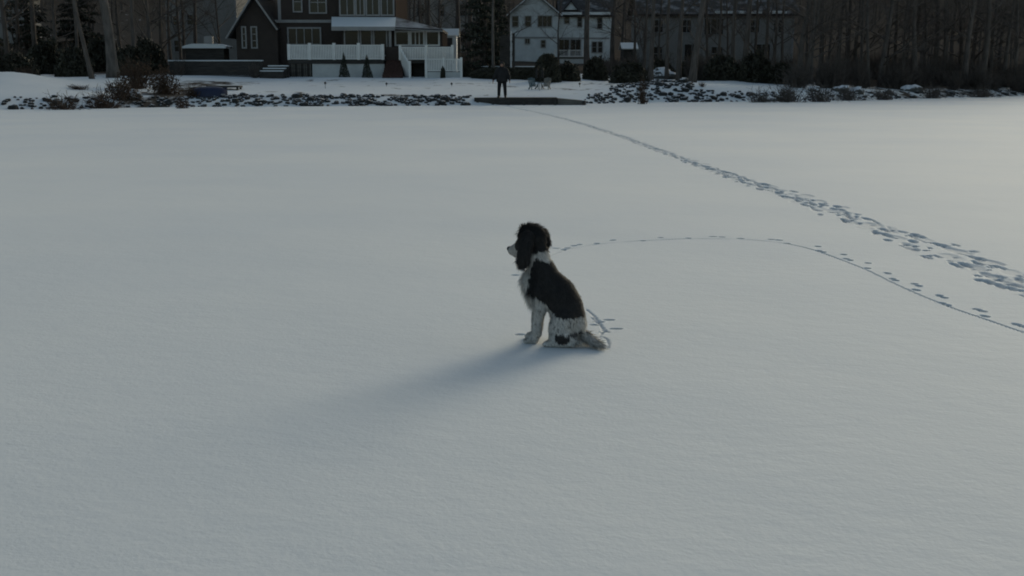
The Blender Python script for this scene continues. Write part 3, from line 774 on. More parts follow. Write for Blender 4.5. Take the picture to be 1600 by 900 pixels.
def bank_platform():
    Y = 64; x0, x1 = X_(322, Y, 135), X_(373, Y, 135); G = terrain_z((x0+x1)/2, Y); z = Z_(134, Y)
    h = empty('bank_platform', ((x0+x1)/2, Y, G), 'low dark plank platform behind the blue boat', 'platform')
    for k in range(4): MB().box(x0, x1, Y+k*.24, Y+k*.24+.22, z-.10, z).build('plank', M['wood_dark'], h)
    for x in (x0+.05, x1-.15):
        for y in (Y+.05, Y+.8): MB().box(x, x+.1, y, y+.1, G-.4, z-.102).build('leg', M['wood_dark'], h)
bank_platform()
def dock():
    Y = float(shore_y(0))-.1; x0, x1 = X_(741, Y, 155), X_(871, Y, 155); zt = Z_(152.8, Y)
    h = empty('timber_dock', ((x0+x1)/2, Y, 0), 'low dark timber dock along the shore behind the standing person', 'dock')
    n = 6
    for k in range(n): MB().box(x0, x1, Y+k*.30, Y+k*.30+.28, zt-.07, zt).build('plank', M['wood_dark'], h)
    MB().box(x0, x1, Y-.05, Y-.005, .02, zt-.01).build('fascia', M['wood_dark'], h)
    for k in range(6):
        x = x0+.1+(x1-x0-.3)*k/5; MB().box(x, x+.14, Y-.15, Y-.053, -.3, zt-.03).build('post', M['wood_dark'], h)
    # grey ramp at its right end
    xa, xb = x1+.02, X_(916, Y, 155)
    MB().prism([(xa, .02), (xb, .02), (xb, zt-.17), (xa, zt-.03)], Y, Y+1.6).build('ramp', M['wood_grey'], h)
    x = X_(912, Y-.3, 160)
    o = MB().tube([(x, Y-.3, -.3), (x+.01, Y-.3, .1), (x, Y-.3, .24)], [.09, .085, .075], 8)
    e = empty('mooring_post', (x, Y-.3, 0), 'short dark mooring post in the ice right of the dock', 'post'); o.build('post', M['wood_dark'], e)
    MB().tube([(x, Y-.3, .24), (x, Y-.3, .265)], [.085, .05], 8).build('cap', M['snow'], e)
dock()

def chair(px, Y, face, m, label):
    c = on_land(px, Y)
    h = empty('garden_chair', c, label, 'chair', rz=face); h.scale = (.82, .82, .82)
    def part(name, b):
        me = mesh_from(name, b.V, b.F, m); bm = bmesh.new(); bm.from_mesh(me); bmesh.ops.recalc_face_normals(bm, faces=bm.faces); bm.to_mesh(me); bm.free(); return obj(name, me, h)
    for x in (-.25, .25):
        part('leg', MB().box(x-.025, x+.025, -.27, -.22, 0-.1, .52)); part('leg', MB().bar((x, -.2, .32), (x, .42, -.02), .05, .09))
        part('armrest', MB().box(x-.06, x+.06, -.32, .32, .52, .545))
    for k in range(4): part('seat_slat', MB().bar((-.22, -.2+k*.13, .36-k*.05), (.22, -.2+k*.13, .36-k*.05), .02, .11))
    for k in range(5): part('back_slat', MB().bar((-.2+k*.1, .22, .2), (-.22+k*.11, .52, .85-.03*abs(k-2)), .08, .02))
chair(834, 69, .35, M['chair_teal'], 'teal grey slatted garden chair left of the thin pole')
chair(853, 69, -.3, M['chair_tan'], 'tan grey slatted garden chair right of the thin pole')
def pole(px, Y, top, m, label, name, r=.03, cat='pole'):
    c = on_land(px, Y); z = Z_(top, Y)
    h = empty(name, c, label, cat)
    MB().tube([(c.x, c.y, c.z-.3), (c.x, c.y, z)], [r, r*.9], 8).build('shaft', m, h)
    return h, c, z
h, c, z = pole(843.5, 68, 106, M['metal_dark'], 'thin dark feeder pole standing between the two garden chairs', 'feeder_pole', .018)
for s in (-1, 1):
    b = MB(); b.tube([(c.x, c.y, z), (c.x+s*.08, c.y, z+.1), (c.x+s*.17, c.y, z+.06), (c.x+s*.17, c.y, z-.05)], [.012]*4, 5); b.build('hook', M['metal_dark'], h)
    MB().tube([(c.x+s*.17, c.y, z-.05), (c.x+s*.17, c.y, z-.1), (c.x+s*.17, c.y, z-.55), (c.x+s*.17, c.y, z-.58)], [.02, .075, .07, .03], 8).build('feeder', M['metal_dark'], h)
h, c, z = pole(798.5, 83, 51, M['pole_white'], 'tall thin white post beside the dark garden gate', 'garden_post', .05, 'post')
MB().tube([(c.x, c.y, z), (c.x, c.y, z+.1)], [.07, .02], 8).build('finial', M['pole_white'], h)
def gate():
    Y = 83.2; x0, x1 = X_(781, Y), X_(796.5, Y); G = terrain_z(x0, Y); z = Z_(54, Y)
    h = empty('garden_gate', ((x0+x1)/2, Y, G), 'tall dark board gate panel left of the white post', 'gate')
    n = 5; w = (x1-x0)/n
    for k in range(n): MB().box(x0+w*k+.006, x0+w*(k+1)-.006, Y, Y+.04, G+.1, z-.05*abs(k-2)).build('board', M['wood_dark'], h)
    for zz in (G+.4, z-.5): MB().box(x0, x1, Y+.042, Y+.09, zz, zz+.12).build('crossbar', M['wood_dark'], h)
    MB().box(X_(800.5, Y), X_(804.5, Y), Y, Y+.15, G-.2, Z_(52, Y)).build('gate_post', M['wood_dark'], h)
gate()
for px, Y, lab in ((507.5, 66, 'leftmost of the small stake lights on the snowy lawn'), (603.5, 70, 'small stake light on the lawn below the brick steps'),
                   (705.5, 70, 'small stake light on the lawn near the lower landing'), (906, 72, 'rightmost of the small stake lights on the lawn')):
    h, c, z = pole(px, Y, 131.5 if px < 600 else 132.5, M['metal_dark'], lab, 'stake_light', .014, 'garden light'); h['group'] = 'stake lights on the lawn'
    MB().tube([(c.x, c.y, z), (c.x, c.y, z+.05), (c.x, c.y, z+.06), (c.x, c.y, z+.14)], [.05, .05, .09, .02], 8).build('lamp_head', M['metal_dark'], h)

# ------------------------------------------------------------------ rocks along the shore
def rock_mesh(seed, n=2):
    bm = bmesh.new(); bmesh.ops.create_icosphere(bm, subdivisions=n, radius=1)
    o = Vector((seed*7.1, seed*3.3, 1.7))
    for v in bm.verts:
        d = noise.noise(v.co*1.1+o)*.45 + noise.noise(v.co*2.6+o)*.18
        v.co = v.co*(1+d); v.co.z *= .68; v.co.x *= 1.15
    me = bpy.data.meshes.new('rock'); bm.to_mesh(me); bm.free(); me.materials.append(M['rock'])
    return me
rocks = [rock_mesh(i) for i in range(7)]
def put_rock(px, d, s, label, group, name='rock', cat='rock', meshes=rocks):
    x = X_(px, float(shore_y(X_(px, 60, 160))), 160); y = float(shore_y(x))+d
    x = X_(px, y, 155); y = float(shore_y(x))+d
    o = bpy.data.objects.new(name, rng.choice(meshes))
    o.location = (x, y, max(terrain_z(x, y), -.05)+s*.12)
    s *= rng.choice((.7, .8, .9, 1.25)) if name == 'rock' else 1
    o.scale = (s*rng.uniform(.75, 1.2), s*rng.uniform(.8, 1.2), s*rng.uniform(.7, 1.3))
    o.rotation_euler = (rng.uniform(-.35, .35), rng.uniform(-.35, .35), rng.uniform(0, 6.3))
    COL.objects.link(o); tag(o, label, cat, group); return o
placed = []
def scatter(n, a, b_, d0, d1, s0, s1, label, group, dens=None):
    k = 0; tries = 0
    while k < n and tries < n*30:
        tries += 1
        px = rng.uniform(a, b_); d = d0+(d1-d0)*rng.random()**1.2; s = s0+(s1-s0)*rng.random()**2
        if dens and rng.random() > dens(px, d): continue
        if any(abs(px-q)*.033 < (s+t)*.6 and abs(d-e) < (s+t)*.8 for q, e, t in placed): continue
        placed.append((px, d, s)); put_rock(px, d, s, label, group); k += 1
scatter(36, -10, 265, .0, 1.7, .11, .28, 'dark snow-dusted rock at the ice edge below the left trees', 'left shore rocks')
scatter(112, 268, 740, .05, 2.1, .11, .24, 'dark snow-dusted rock in the shore riprap left of the dock', 'riprap rocks left of the dock', lambda p, d: .35+.65*abs(math.sin(p*.021))*(1 if .3 < d else .5))
scatter(92, 918, 1095, .05, 5.6, .12, .32, 'dark snow-dusted rock in the big rock pile right of the dock', 'rock pile right of the dock', lambda p, d: 1 if d < 2.2 or (960 < p < 1080 and d < 5.6-abs(p-1020)*.03) else 0)
scatter(34, 1090, 1245, .05, 1.8, .11, .28, 'dark snow-dusted rock on the shore below the grey house', 'shore rocks below the grey house')
scatter(26, 1300, 1640, .05, 1.6, .12, .32, 'dark snow-dusted rock at the ice edge under the right wood', 'right shore rocks')
def small_stones():
    bm = bmesh.new(); bmesh.ops.create_icosphere(bm, subdivisions=1, radius=1)
    B0 = np.array([v.co[:] for v in bm.verts]); F0 = np.array([[v.index for v in f.verts] for f in bm.faces]); bm.free()
    Vs = []; Fs = []; n = 0
    for k in range(1100):
        px = rng.choice((rng.uniform(-20, 740), rng.uniform(268, 740), rng.uniform(915, 1110), rng.uniform(1090, 1640)))
        d = rng.uniform(0, 2.1) if not 950 < px < 1085 else rng.uniform(0, 5.0)
        x = X_(px, 60, 155); x = X_(px, float(shore_y(x))+d, 155); y = float(shore_y(x))+d
        if rng.random() > .4+.6*abs(math.sin(px*.03)): continue
        W = B0*(1+nrg.normal(0, .16, (len(B0), 1)))*rng.uniform(.05, .13)*np.array((1.2, 1, .75))
        a = rng.uniform(0, 6.3); W = np.column_stack([W[:, 0]*math.cos(a)-W[:, 1]*math.sin(a)+x, W[:, 0]*math.sin(a)+W[:, 1]*math.cos(a)+y, W[:, 2]+terrain_z(x, y)+.02])
        Vs.append(W); Fs.append(F0+n); n += len(W)
    o = obj('shore_stones', mesh_np('shore_stones', np.concatenate(Vs), np.concatenate(Fs), M['rock'])); o['kind'] = 'stuff'; tag(o, 'small dark stones scattered between the shore rocks', 'stones')
small_stones()
boulders = []
for i in range(4):
    me = rock_mesh(20+i, 3); me.name = 'boulder'; me.materials.clear(); me.materials.append(M['boulder']); boulders.append(me)
for px, d, s, lab in ((213, 2.0, .42, 'snow-covered boulder at the foot of the reddish dry shrub'), (1321, 2.2, .6, 'large snow-covered boulder at the edge of the right wood'), (1347, 1.6, .42, 'snow-covered boulder between brush and the wood on the right'),
                      (1275, 2.5, .40, 'pale snow-topped boulder inside the brush pile'), (1036, 19, .8, 'snow-covered boulder under the trunks before the grey house'), (1093, 18, .45, 'small snow-covered boulder below the leaning trunk'), (1440, 2.2, .5, 'long snow-covered boulder beneath the right wood')):
    o = put_rock(px, d, s, lab, None, 'boulder', 'boulder', boulders)

# ------------------------------------------------------------------ trees
def tree_mesh(seed, hgt, r0, limbs=13, first=.3, dens=1.0, twigs=6, flare=1.5, lean=0.0):
    R = random.Random(seed)
    T = MB(); C = MB()
    pts = []; rad = []; n = 12; ph = R.uniform(0, 6)
    for i in range(n+1):
        t = i/n; z = -.4 + t*(hgt+.4)
        pts.append(Vector((.18*math.sin(2.1*t*3+ph)*t*1.6+lean*z, .18*math.cos(1.7*t*3+ph)*t*1.6, z)))
        rad.append(max(.012, r0*(1-t)**.8*(1+(flare-1)*math.exp(-max(z, 0)/.5))))
    T.tube(pts, rad, 8)
    def pos(t):
        f = t*n; i = min(n-1, int(f)); return pts[i].lerp(pts[i+1], f-i), rad[i]*(1-(f-i))+rad[i+1]*(f-i)
    def branch(p, d, L, r, lvl):
        k = 4 if lvl == 0 else 3; q = [p]; rr = [r]; dd = d.copy()
        for i in range(k):
            dd = (dd + Vector((R.gauss(0, .16), R.gauss(0, .16), R.gauss(.05, .12)))).normalized()
            q.append(q[-1]+dd*(L/k)); rr.append(max(.004, r*(1-(i+1)/k*.82)))
        C.tube(q, rr, 4 if lvl == 0 else 3, False)
        if lvl >= 2: return
        nb = int((5 if lvl == 0 else twigs)*dens)
        for _ in range(nb):
            f = R.uniform(.2, 1)*k; i = min(k-1, int(f)); b = q[i].lerp(q[i+1], f-i)
            ax = Vector((R.gauss(0, 1), R.gauss(0, 1), R.gauss(0, .6))).normalized()
            nd = (dd*.75+ax*.75+Vector((0, 0, .15))).normalized()
            branch(b, nd, L*R.uniform(.35, .6), max(.006, rr[i]*.55), lvl+1)
    for k in range(limbs):
        t = first+(1-first)*(k+R.random())/limbs*.97
        p, r = pos(t); a = R.uniform(0, 6.283); el = R.uniform(.2, .8)+.3*t
        branch(p, Vector((math.cos(a)*math.cos(el), math.sin(a)*math.cos(el), math.sin(el))), hgt*(.34*(1-t)+.10)*R.uniform(.7, 1.2), max(.02, r*.5), 0)
    return T, C
tree_lib = []
specs = [(14, .20, 12, .32, 1), (15, .17, 11, .40, 1), (13, .14, 12, .25, 1), (16, .22, 13, .45, 1), (12, .12, 14, .18, 1.2), (13, .13, 16, .12, 1.3), (11, .10, 14, .15, 1.2)]
def as_mesh(name, b, m):
    me = mesh_from(name, b.V, b.F, m, True); return me
for i, (hg, r0, li, fi, de) in enumerate(specs):
    T, C = tree_mesh(100+i, hg, r0, li, fi, de)
    tree_lib.append((T, C, {k: (as_mesh('trunk', T, M[k]), as_mesh('crown', C, M[k])) for k in ('bark', 'bark_mid', 'bark_pale')}, r0))
def put_tree(px, Y, kind, label, dpx=None, lean=0.0, m='bark', group=None, name='bare_tree', hs_=1.0):
    c = on_land(px, Y)
    o = empty(name, c, label, 'tree', group, rz=rng.uniform(0, 6.3) if lean == 0 else 0)
    T, C, me, r0 = tree_lib[kind]
    s = 1.0
    if dpx: s = (dpx*Y/FPX/2)/r0
    o.scale = (s if dpx else rng.uniform(.85, 1.2),)*2 + (hs_*rng.uniform(.9, 1.1),)
    o.scale = (min(max(o.scale[0], .5), 2.4),)*2 + (o.scale[2],)
    if lean: o.rotation_euler = (0, lean, 0)
    obj('trunk', me[m][0], o); obj('crown', me[m][1], o)
    return o
T_ = put_tree
T_(176, 72, 0, 'thick grey trunk with flared foot on the left bank', 17, -.06, 'bark_mid')
T_(143, 70, 1, 'thin grey trunk leaning left beside the thick one', 7, -.16, 'bark')
T_(122, 82, 2, 'slender dark tree behind the leaning grey trunk', 6)
T_(92, 84, 4, 'twiggy dark tree among the evergreen shrubs at far left', 6)
T_(58, 88, 3, 'dark tree in front of the faint grey house at left edge', 9)
T_(12, 84, 5, 'dark tree standing at the left edge of the picture', 9)
T_(212, 80, 1, 'dark slim tree right of the thick grey trunk', 7)
T_(238, 86, 5, 'twiggy dark tree above the reddish dry shrub', 7)
T_(268, 92, 4, 'thin tree at the left end of the timber wall', 5)
T_(308, 96, 2, 'thin tree in front of the plain grey wall', 6)
T_(345, 94, 6, 'small twiggy tree left of the dark gable', 4)
for px, Y, k, d, lab in ((627, 97, 2, 6, 'thin tree rising right behind the dark house corner'), (650, 108, 4, 5, 'leftmost bare tree before the beige house'), (672, 104, 1, 6, 'straight trunk before the beige house centre'),
                    (688, 112, 5, 5, 'twiggy tree behind the white shed'), (716, 100, 3, 8, 'dark trunk right of the white shed'), (733, 98, 0, 9, 'dark trunk just left of the tall conifer'), (790, 96, 6, 4, 'thin bare tree right of the tall conifer')):
    T_(px, Y, k, lab, d)
T_(771, 80, 1, 'thin grey trunk in front of the tall dark conifer', 5, 0, 'bark_mid')
T_(917, 96, 3, 'thick straight trunk in front of the pale house right part', 10)
T_(957, 104, 0, 'dark trunk at the right corner of the pale house', 8)
T_(972, 110, 5, 'twiggy brown tree behind the small dark shed', 5, 0, 'bark')
T_(990, 100, 4, 'slim tree just right of the small dark shed', 5)
for px, Y, k, d, ln, lab in ((1017, 84, 3, 8, 0, 'first dark trunk from the left before the grey house'), (1042, 87, 1, 6, .01, 'second trunk from the left before the grey house'), (1061, 86, 0, 8, 0, 'third trunk from the left before the grey house'),
                        (1082, 80, 3, 11, .09, 'thick dark trunk leaning right before the grey house'), (1122, 92, 2, 5, 0, 'slim trunk right of the leaning one'), (1145, 88, 1, 7, 0, 'straight trunk left of a thicker one before the grey house'),
                        (1163, 87, 3, 10, .02, 'thick trunk before the middle of the grey house'), (1194, 90, 2, 6, .02, 'thin trunk before the right half of the grey house'), (1222, 94, 4, 5, 0, 'twiggy tree at the right end of the grey house')):
    T_(px, Y, k, lab, d, ln)
for px, Y, k, d, lab in ((1006, 95, 5, 5, 'twiggy tree at the left corner of the grey house'), (1030, 98, 6, 4, 'thin twiggy tree between the first and second trunks before the grey house'), (1104, 97, 5, 5, 'twiggy tree just right of the leaning trunk'),
                    (1135, 99, 6, 4, 'thin twiggy tree left of the straight trunk before the grey house'), (1178, 96, 5, 5, 'twiggy tree right of the thick trunk before the grey house'), (1208, 92, 4, 6, 'dark twiggy tree near the right end of the grey house'),
                    (30, 92, 5, 7, 'twiggy tree between the left edge and the dark conifer'), (190, 90, 4, 6, 'twiggy tree right behind the thick grey trunk'), (254, 90, 5, 6, 'twiggy tree left of the plain grey wall'), (288, 94, 6, 5, 'small twiggy tree at the windows of the plain grey wall'), (744, 104, 5, 6, 'twiggy tree behind the tall conifer'), (660, 98, 6, 5, 'small twiggy tree behind the porch roof end')):
    T_(px, Y, k, lab, d)
wood_lab = 'dark bare tree in the dense wood along the right shore'
for k in range(34):
    px = 1248+k*12.5+rng.uniform(-5, 5)
    base = float(shore_y(X_(px, 85, 140)))
    T_(px, base+rng.uniform(3.5, 24), rng.choice([0, 1, 2, 4, 5, 5, 6]), wood_lab, rng.uniform(5, 11), rng.choice([0, 0, 0, .05, -.06]), rng.choice(['bark', 'bark', 'bark_mid']), 'trees of the right wood')
# far wood: trunks and twigs that merge into one dark mass
def far_wood():
    Vs = []; Fs = []; n = 0
    low = [tree_mesh(300+i, hg, r, li, fi, 1.0, 4) for i, (hg, r, li, fi) in enumerate(((13, .13, 9, .15), (14, .16, 9, .25), (11, .10, 10, .08)))]
    arr = []
    for T, C in low:
        V = np.array([tuple(v) for v in T.V+C.V]); nT = len(T.V)
        F = [f for f in T.F if len(f) == 4] + [tuple(i+nT for i in f) for f in C.F]
        arr.append((V, np.array(F)))
    k = 0
    while k < 330:
        Y = 88+120*rng.random()**.9; px = rng.uniform(-500, 2300)
        x = X_(px, Y, 100); d = Y-float(shore_y(x))
        if d < 22: continue
        if Y < 150 and -26 < (x/Y*100) < 26 and 262 < px < 1245 and d < (62 if px < 960 else 60): 
            if not (620 < px < 640): continue
        if -80 < px < 380 and 105 < Y < 132: continue
        V, F = arr[rng.randrange(3)]
        s = rng.uniform(.8, 1.25); a = rng.uniform(0, 6.3); ca, sa = math.cos(a)*s, math.sin(a)*s
        W = np.column_stack([V[:, 0]*ca-V[:, 1]*sa+x, V[:, 0]*sa+V[:, 1]*ca+Y, V[:, 2]*rng.uniform(.8, 1.15)+terrain_z(x, Y)])
        Vs.append(W); Fs.append(F+n); n += len(W); k += 1
    me = mesh_np('far_wood', np.concatenate(Vs), np.concatenate(Fs), M['bark'])
    o = obj('far_wood', me); o['kind'] = 'stuff'; tag(o, 'far dark bare woodland closing the view behind the houses', 'woodland')
far_wood()

# ------------------------------------------------------------------ foliage
def leaf_cloud(n, shape, size, seed, up=.0):
    """n small leaf faces spread through a lumpy volume; shape(u) -> point"""
    g = np.random.default_rng(seed)
    P = shape(n, g)
    a = g.normal(size=(n, 3)); a /= np.linalg.norm(a, axis=1)[:, None]
    b = g.normal(size=(n, 3)); b -= a*(a*b).sum(1)[:, None]; b /= np.linalg.norm(b, axis=1)[:, None]
    s = size*g.uniform(.6, 1.4, n)[:, None]
    V = np.stack([P-a*s, P-b*s*.45, P+a*s, P+b*s*.45], 1).reshape(-1, 3)
    return V, np.arange(4*n).reshape(-1, 4)
def dome(rx, ry, rz, seed, shell=.55):
    def f(n, g):
        d = g.normal(size=(n, 3)); d[:, 2] = np.abs(d[:, 2])*1.0-.12; d /= np.linalg.norm(d, axis=1)[:, None]
        r = g.random(n)**.33; r = np.where(g.random(n) < shell, g.uniform(.8, 1.0, n), r)
        l = np.array([1+.22*noise.noise(Vector(q)*2.2+Vector((seed, 0, 0)))+.12*noise.noise(Vector(q)*5+Vector((seed, 4, 0))) for q in d])
        return d*(r*l)[:, None]*np.array([rx, ry, rz])
    return f
def stems(b, n, rx, rz, seed):
    R = random.Random(seed)
    for _ in range(n):
        a = R.uniform(0, 6.3); q = R.uniform(.2, .8)
        p = Vector((math.cos(a)*.06, math.sin(a)*.06, -.15)); e = Vector((math.cos(a)*rx*q, math.sin(a)*rx*q, rz*R.uniform(.5, .9)))
        b.tube([p, p.lerp(e, .5)+Vector((0, 0, .1*rz)), e], [.025, .018, .006], 4, False)
def clipped(p, seed):
    def f(n, g):
        d = g.normal(size=(n, 3)); d[:, 2] = np.abs(d[:, 2]); d /= (np.abs(d)**p).sum(1)[:, None]**(1/p)
        r_ = np.where(g.random(n) < .7, g.uniform(.88, 1.02, n), g.random(n)**.4)
        l = np.array([1+.07*noise.noise(Vector(q)*3+Vector((seed, 0, 0))) for q in d])
        return d*(r_*l)[:, None]
    return f
bush_lib = []
for p in (2.6, 4.0):
    V, F = leaf_cloud(6000, clipped(p, p), .055, 60); V2, F2 = leaf_cloud(1800, lambda n, g: clipped(p, p)(n, g)*.85, .16, 61)
    b = MB(); stems(b, 12, .8, .8, 3); bush_lib.append((np.concatenate([V, V2]), np.concatenate([F, F2+len(V)]), b))
for i in range(4):
    V, F = leaf_cloud(4800, dome(1, 1, 1, i*3.1), .075, 40+i); V2, F2 = leaf_cloud(1500, dome(.72, .72, .8, i*3.1, .2), .17, 50+i); F = np.concatenate([F, F2+len(V)]); V = np.concatenate([V, V2])
    b = MB(); stems(b, 12, 1, 1, i)
    bush_lib.append((V, F, b))
bush_cache = {}
def bush(px, Y, w_px, top, label, m='leaf_dark', name='evergreen_shrub', cat='shrub', k=None, deep=.9, group=None):
    c = on_land(px, Y); rx = w_px*Y/FPX/2; rz = max(.2, Z_(top, Y)-c.z)
    k = rng.randrange(2, 6) if k is None else k
    key = (k, m)
    if key not in bush_cache:
        V, F, b = bush_lib[k]; bush_cache[key] = (mesh_np('foliage', V, F, M[m]), mesh_from('stems', b.V, b.F, M['bark'], True))
    o = empty(name, c-Vector((0, 0, .05)), label, cat, group, rz=rng.uniform(0, 6.3) if abs(rx*deep-rx) < .3*rx else 0)
    o.scale = (rx, rx*deep, rz)
    obj('foliage', bush_cache[key][0], o); obj('stems', bush_cache[key][1], o)
    return o
bush(855, 77, 42, 84, 'clipped round dark bush in front of the pale house', name='round_bush', k=0)
bush(888, 78.5, 42, 96, 'lower spreading dark bush joined to the round bush', k=2)
bush(797, 79.5, 118, 105, 'long low dark hedge at the top of the lawn behind the person', name='low_hedge', cat='hedge', k=1, deep=.3)
bush(930, 84, 44, 88, 'greyish dark shrub left of the trunks, above the rock pile', k=5)
bush(985, 80, 62, 96, 'broad dark shrub below the small dark shed', k=3)
for px, Y, w, t, lab in ((1032, 90, 46, 92, 'dark shrub between the first trunks before the grey house'), (1075, 92, 40, 96, 'dark shrub behind the leaning trunk'), (1128, 84, 62, 86, 'big dark shrub below the middle of the grey house'),
                    (1180, 83, 60, 80, 'tallest dark shrub before the grey house'), (1222, 82, 50, 97, 'dark shrub at the right corner of the grey house')):
    bush(px, Y, w, t, lab)
for px, Y, w, t, lab in ((25, 76, 70, 82, 'dark evergreen shrub at the far left edge'), (75, 80, 74, 62, 'tall dark evergreen shrub left of the thick trunk'), (118, 76, 60, 74, 'dark evergreen shrub behind the leaning grey trunk'),
                    (205, 78, 64, 72, 'dark evergreen shrub right of the thick grey trunk'), (2, 90, 60, 60, 'far evergreen shrub behind the left edge'), (232, 84, 60, 60, 'dark evergreen shrub behind the reddish dry shrub'), (160, 86, 70, 58, 'dark evergreen shrub behind the thick grey trunk')):
    bush(px, Y, w, t, lab)
bush(692, 79, 9, 103, 'small dark shrub in front of the lower landing')
bush(728, 82, 26, 100, 'low dark shrub right of the lower landing')
# dry twiggy shrubs
def dry_shrub_mesh(seed, n=60, leaves=0):
    R = random.Random(seed); b = MB()
    for _ in range(n):
        a = R.uniform(0, 6.3); sp_ = R.uniform(.1, 1.0); p = Vector((R.gauss(0, .15), R.gauss(0, .15), -.1)); q = [p]; d = Vector((math.cos(a)*sp_, math.sin(a)*sp_, 1.1)).normalized()
        L = R.uniform(.6, 1.15)
        for i in range(3):
            d = (d+Vector((R.gauss(0, .2), R.gauss(0, .2), R.gauss(0, .15)))).normalized(); q.append(q[-1]+d*L/3)
        b.tube(q, [.018, .014, .010, .004], 3, False)
        for j in range(5):
            s = q[R.choice((1, 2, 2, 3))]; e = s+(d+Vector((R.gauss(0, .8), R.gauss(0, .8), R.gauss(0, .5)))).normalized()*R.uniform(.15, .35)
            b.tube([s, e], [.009, .004], 3, False)
    return b
dry_lib = [dry_shrub_mesh(i, 70) for i in range(3)]
dry_mesh = {}
def dry(px, Y, w_px, top, label, m='twig_brown', k=0, leafy=False):
    c = on_land(px, Y); rx = w_px*Y/FPX/2; rz = max(.15, Z_(top, Y)-c.z)
    o = empty('dry_shrub', c, label, 'shrub', rz=0); o.scale = (rx, rx*.8, rz)
    if (k, m) not in dry_mesh: dry_mesh[(k, m)] = mesh_from('branches', dry_lib[k].V, dry_lib[k].F, M[m])
    obj('branches', dry_mesh[(k, m)], o)
    if leafy:
        V, F = leaf_cloud(900, dome(.9, .9, .95, k+9, .3), .05, 70+k); obj('foliage', mesh_np('foliage', V, F, M['leaf_brown']), o)
dry(256, 61, 62, 104, 'reddish brown dry shrub left of the blue boat', k=0, leafy=True)
dry(215, 64, 84, 92, 'brown dry shrub below the thick grey trunk', k=1, leafy=True)
dry(188, 58, 70, 122, 'brown shrub between the thick grey trunk and the ice edge', k=2, leafy=True)
dry(122, 61, 60, 132, 'thin brown brush on the snow left of the leaning trunk', k=1)
dry(298, 60, 44, 132, 'dark brown brush touching the left end of the blue boat', k=0)
dry(40, 74, 50, 104, 'dry brush on the snowy hump at the left edge', k=2)
dry(98, 53.5, 84, 146, 'low dry grass tuft on the snow at the far left shore', k=2)
dry(158, 55.5, 90, 138, 'low brown brush at the foot of the thick trunk', k=0)
dry(283, 55.5, 40, 150, 'low brown brush at the ice edge below the blue boat', k=1)
dry(1005, 64, 20, 120, 'small brown shrub sprouting from the rock pile', k=1, leafy=True)
dry(1098, 72, 18, 128, 'tiny dry shrub right of the rock pile', k=2)
dry(1235, 68.5, 84, 124, 'dark brush pile at the left end of the right wood', 'bark', 0)
dry(1285, 69.5, 84, 130, 'tangled dark brush at the ice edge under the right wood', 'bark', 1)
dry(282, 80, 34, 90, 'dry brush at the left end of the timber wall', 'bark', 1)
dry(398, 79.5, 30, 98, 'dry brush at the right end of the timber wall', 'bark', 2)
dry(1190, 68, 60, 138, 'dry brush along the ice edge below the tallest dark shrub', 'bark', 2)
dry(1330, 73, 80, 134, 'dark brush behind the large snow-covered boulder', 'bark', 0)
dry(1385, 75, 70, 136, 'low dark brush at the ice edge in the middle of the right wood', 'bark', 1)
dry(1540, 84, 80, 134, 'dark brush at the ice edge near the right frame edge', 'bark', 0)
dry(1460, 80, 60, 132, 'dark brush on the right shore left of the last boulders', 'bark', 2)
# small conical evergreens by the deck
def cone_shape(n, g):
    t = g.random(n)**.6; z = 1-t; a = g.uniform(0, 6.3, n); r = (t*.95+.05)*np.where(g.random(n) < .6, g.uniform(.8, 1.05, n), g.random(n)**.5)*(1+.12*np.sin(a*3+z*9))
    return np.column_stack([np.cos(a)*r, np.sin(a)*r, z])
Vc, Fc = leaf_cloud(2200, cone_shape, .055, 77)
cone_me = mesh_np('foliage', Vc, Fc, M['needle'])
tr = MB().tube([(0, 0, -.15), (0, 0, .5), (0, 0, .95)], [.06, .045, .01], 6); cone_tr = mesh_from('trunk', tr.V, tr.F, M['bark'])
for px, top, lab in ((537.5, 82, 'left of two small conical evergreens in front of the deck'), (573.5, 85, 'right of two small conical evergreens in front of the deck')):
    c = on_land(px, 79.6); o = empty('conical_evergreen', c, lab, 'tree', 'conical evergreens by the deck'); o.scale = (.38, .38, Z_(top, 79.6)-c.z)
    obj('foliage', cone_me, o); obj('trunk', cone_tr, o)
# tall conifers
def conifer_mesh(seed, hgt=13, rad=2.0):
    g = np.random.default_rng(seed); b = MB()
    b.tube([(0, 0, -.4), (0.05, 0, hgt*.5), (0, 0, hgt)], [.24, .14, .02], 8)
    pts = []; B = MB()
    z = .5
    while z < hgt-.3:
        L = rad*(1-z/hgt)**.75*(.7+.3*min(1, z/1.5))
        for k in range(6):
            a = g.uniform(0, 6.3); l = L*g.uniform(.65, 1.15); dr = g.uniform(.15, .4)
            q = [Vector((math.cos(a)*l*t, math.sin(a)*l*t, z-dr*l*t+.12*l*t*t)) for t in (0, .35, .7, 1)]
            B.tube(q, [.03, .02, .014, .006], 3, False)
            for _ in range(int(26*l)+4):
                t = g.random()**.7; p = Vector((math.cos(a)*l*t, math.sin(a)*l*t, z-dr*l*t+.12*l*t*t)); w = .26*l*(1-.5*t)
                pts.append((p.x+g.normal(0, w*.5), p.y+g.normal(0, w*.5), p.z-abs(g.normal(0, .10))))
        z += g.uniform(.22, .36)
    P = np.array(pts); V, F = leaf_cloud(len(P), lambda n, gg: P, .14, seed+1)
    return b, B, V, F
b, B, V, F = conifer_mesh(5)
con = (mesh_from('trunk', b.V, b.F, M['bark'], True), mesh_from('limbs', B.V, B.F, M['bark']), mesh_np('crown', V, F, M['needle']))
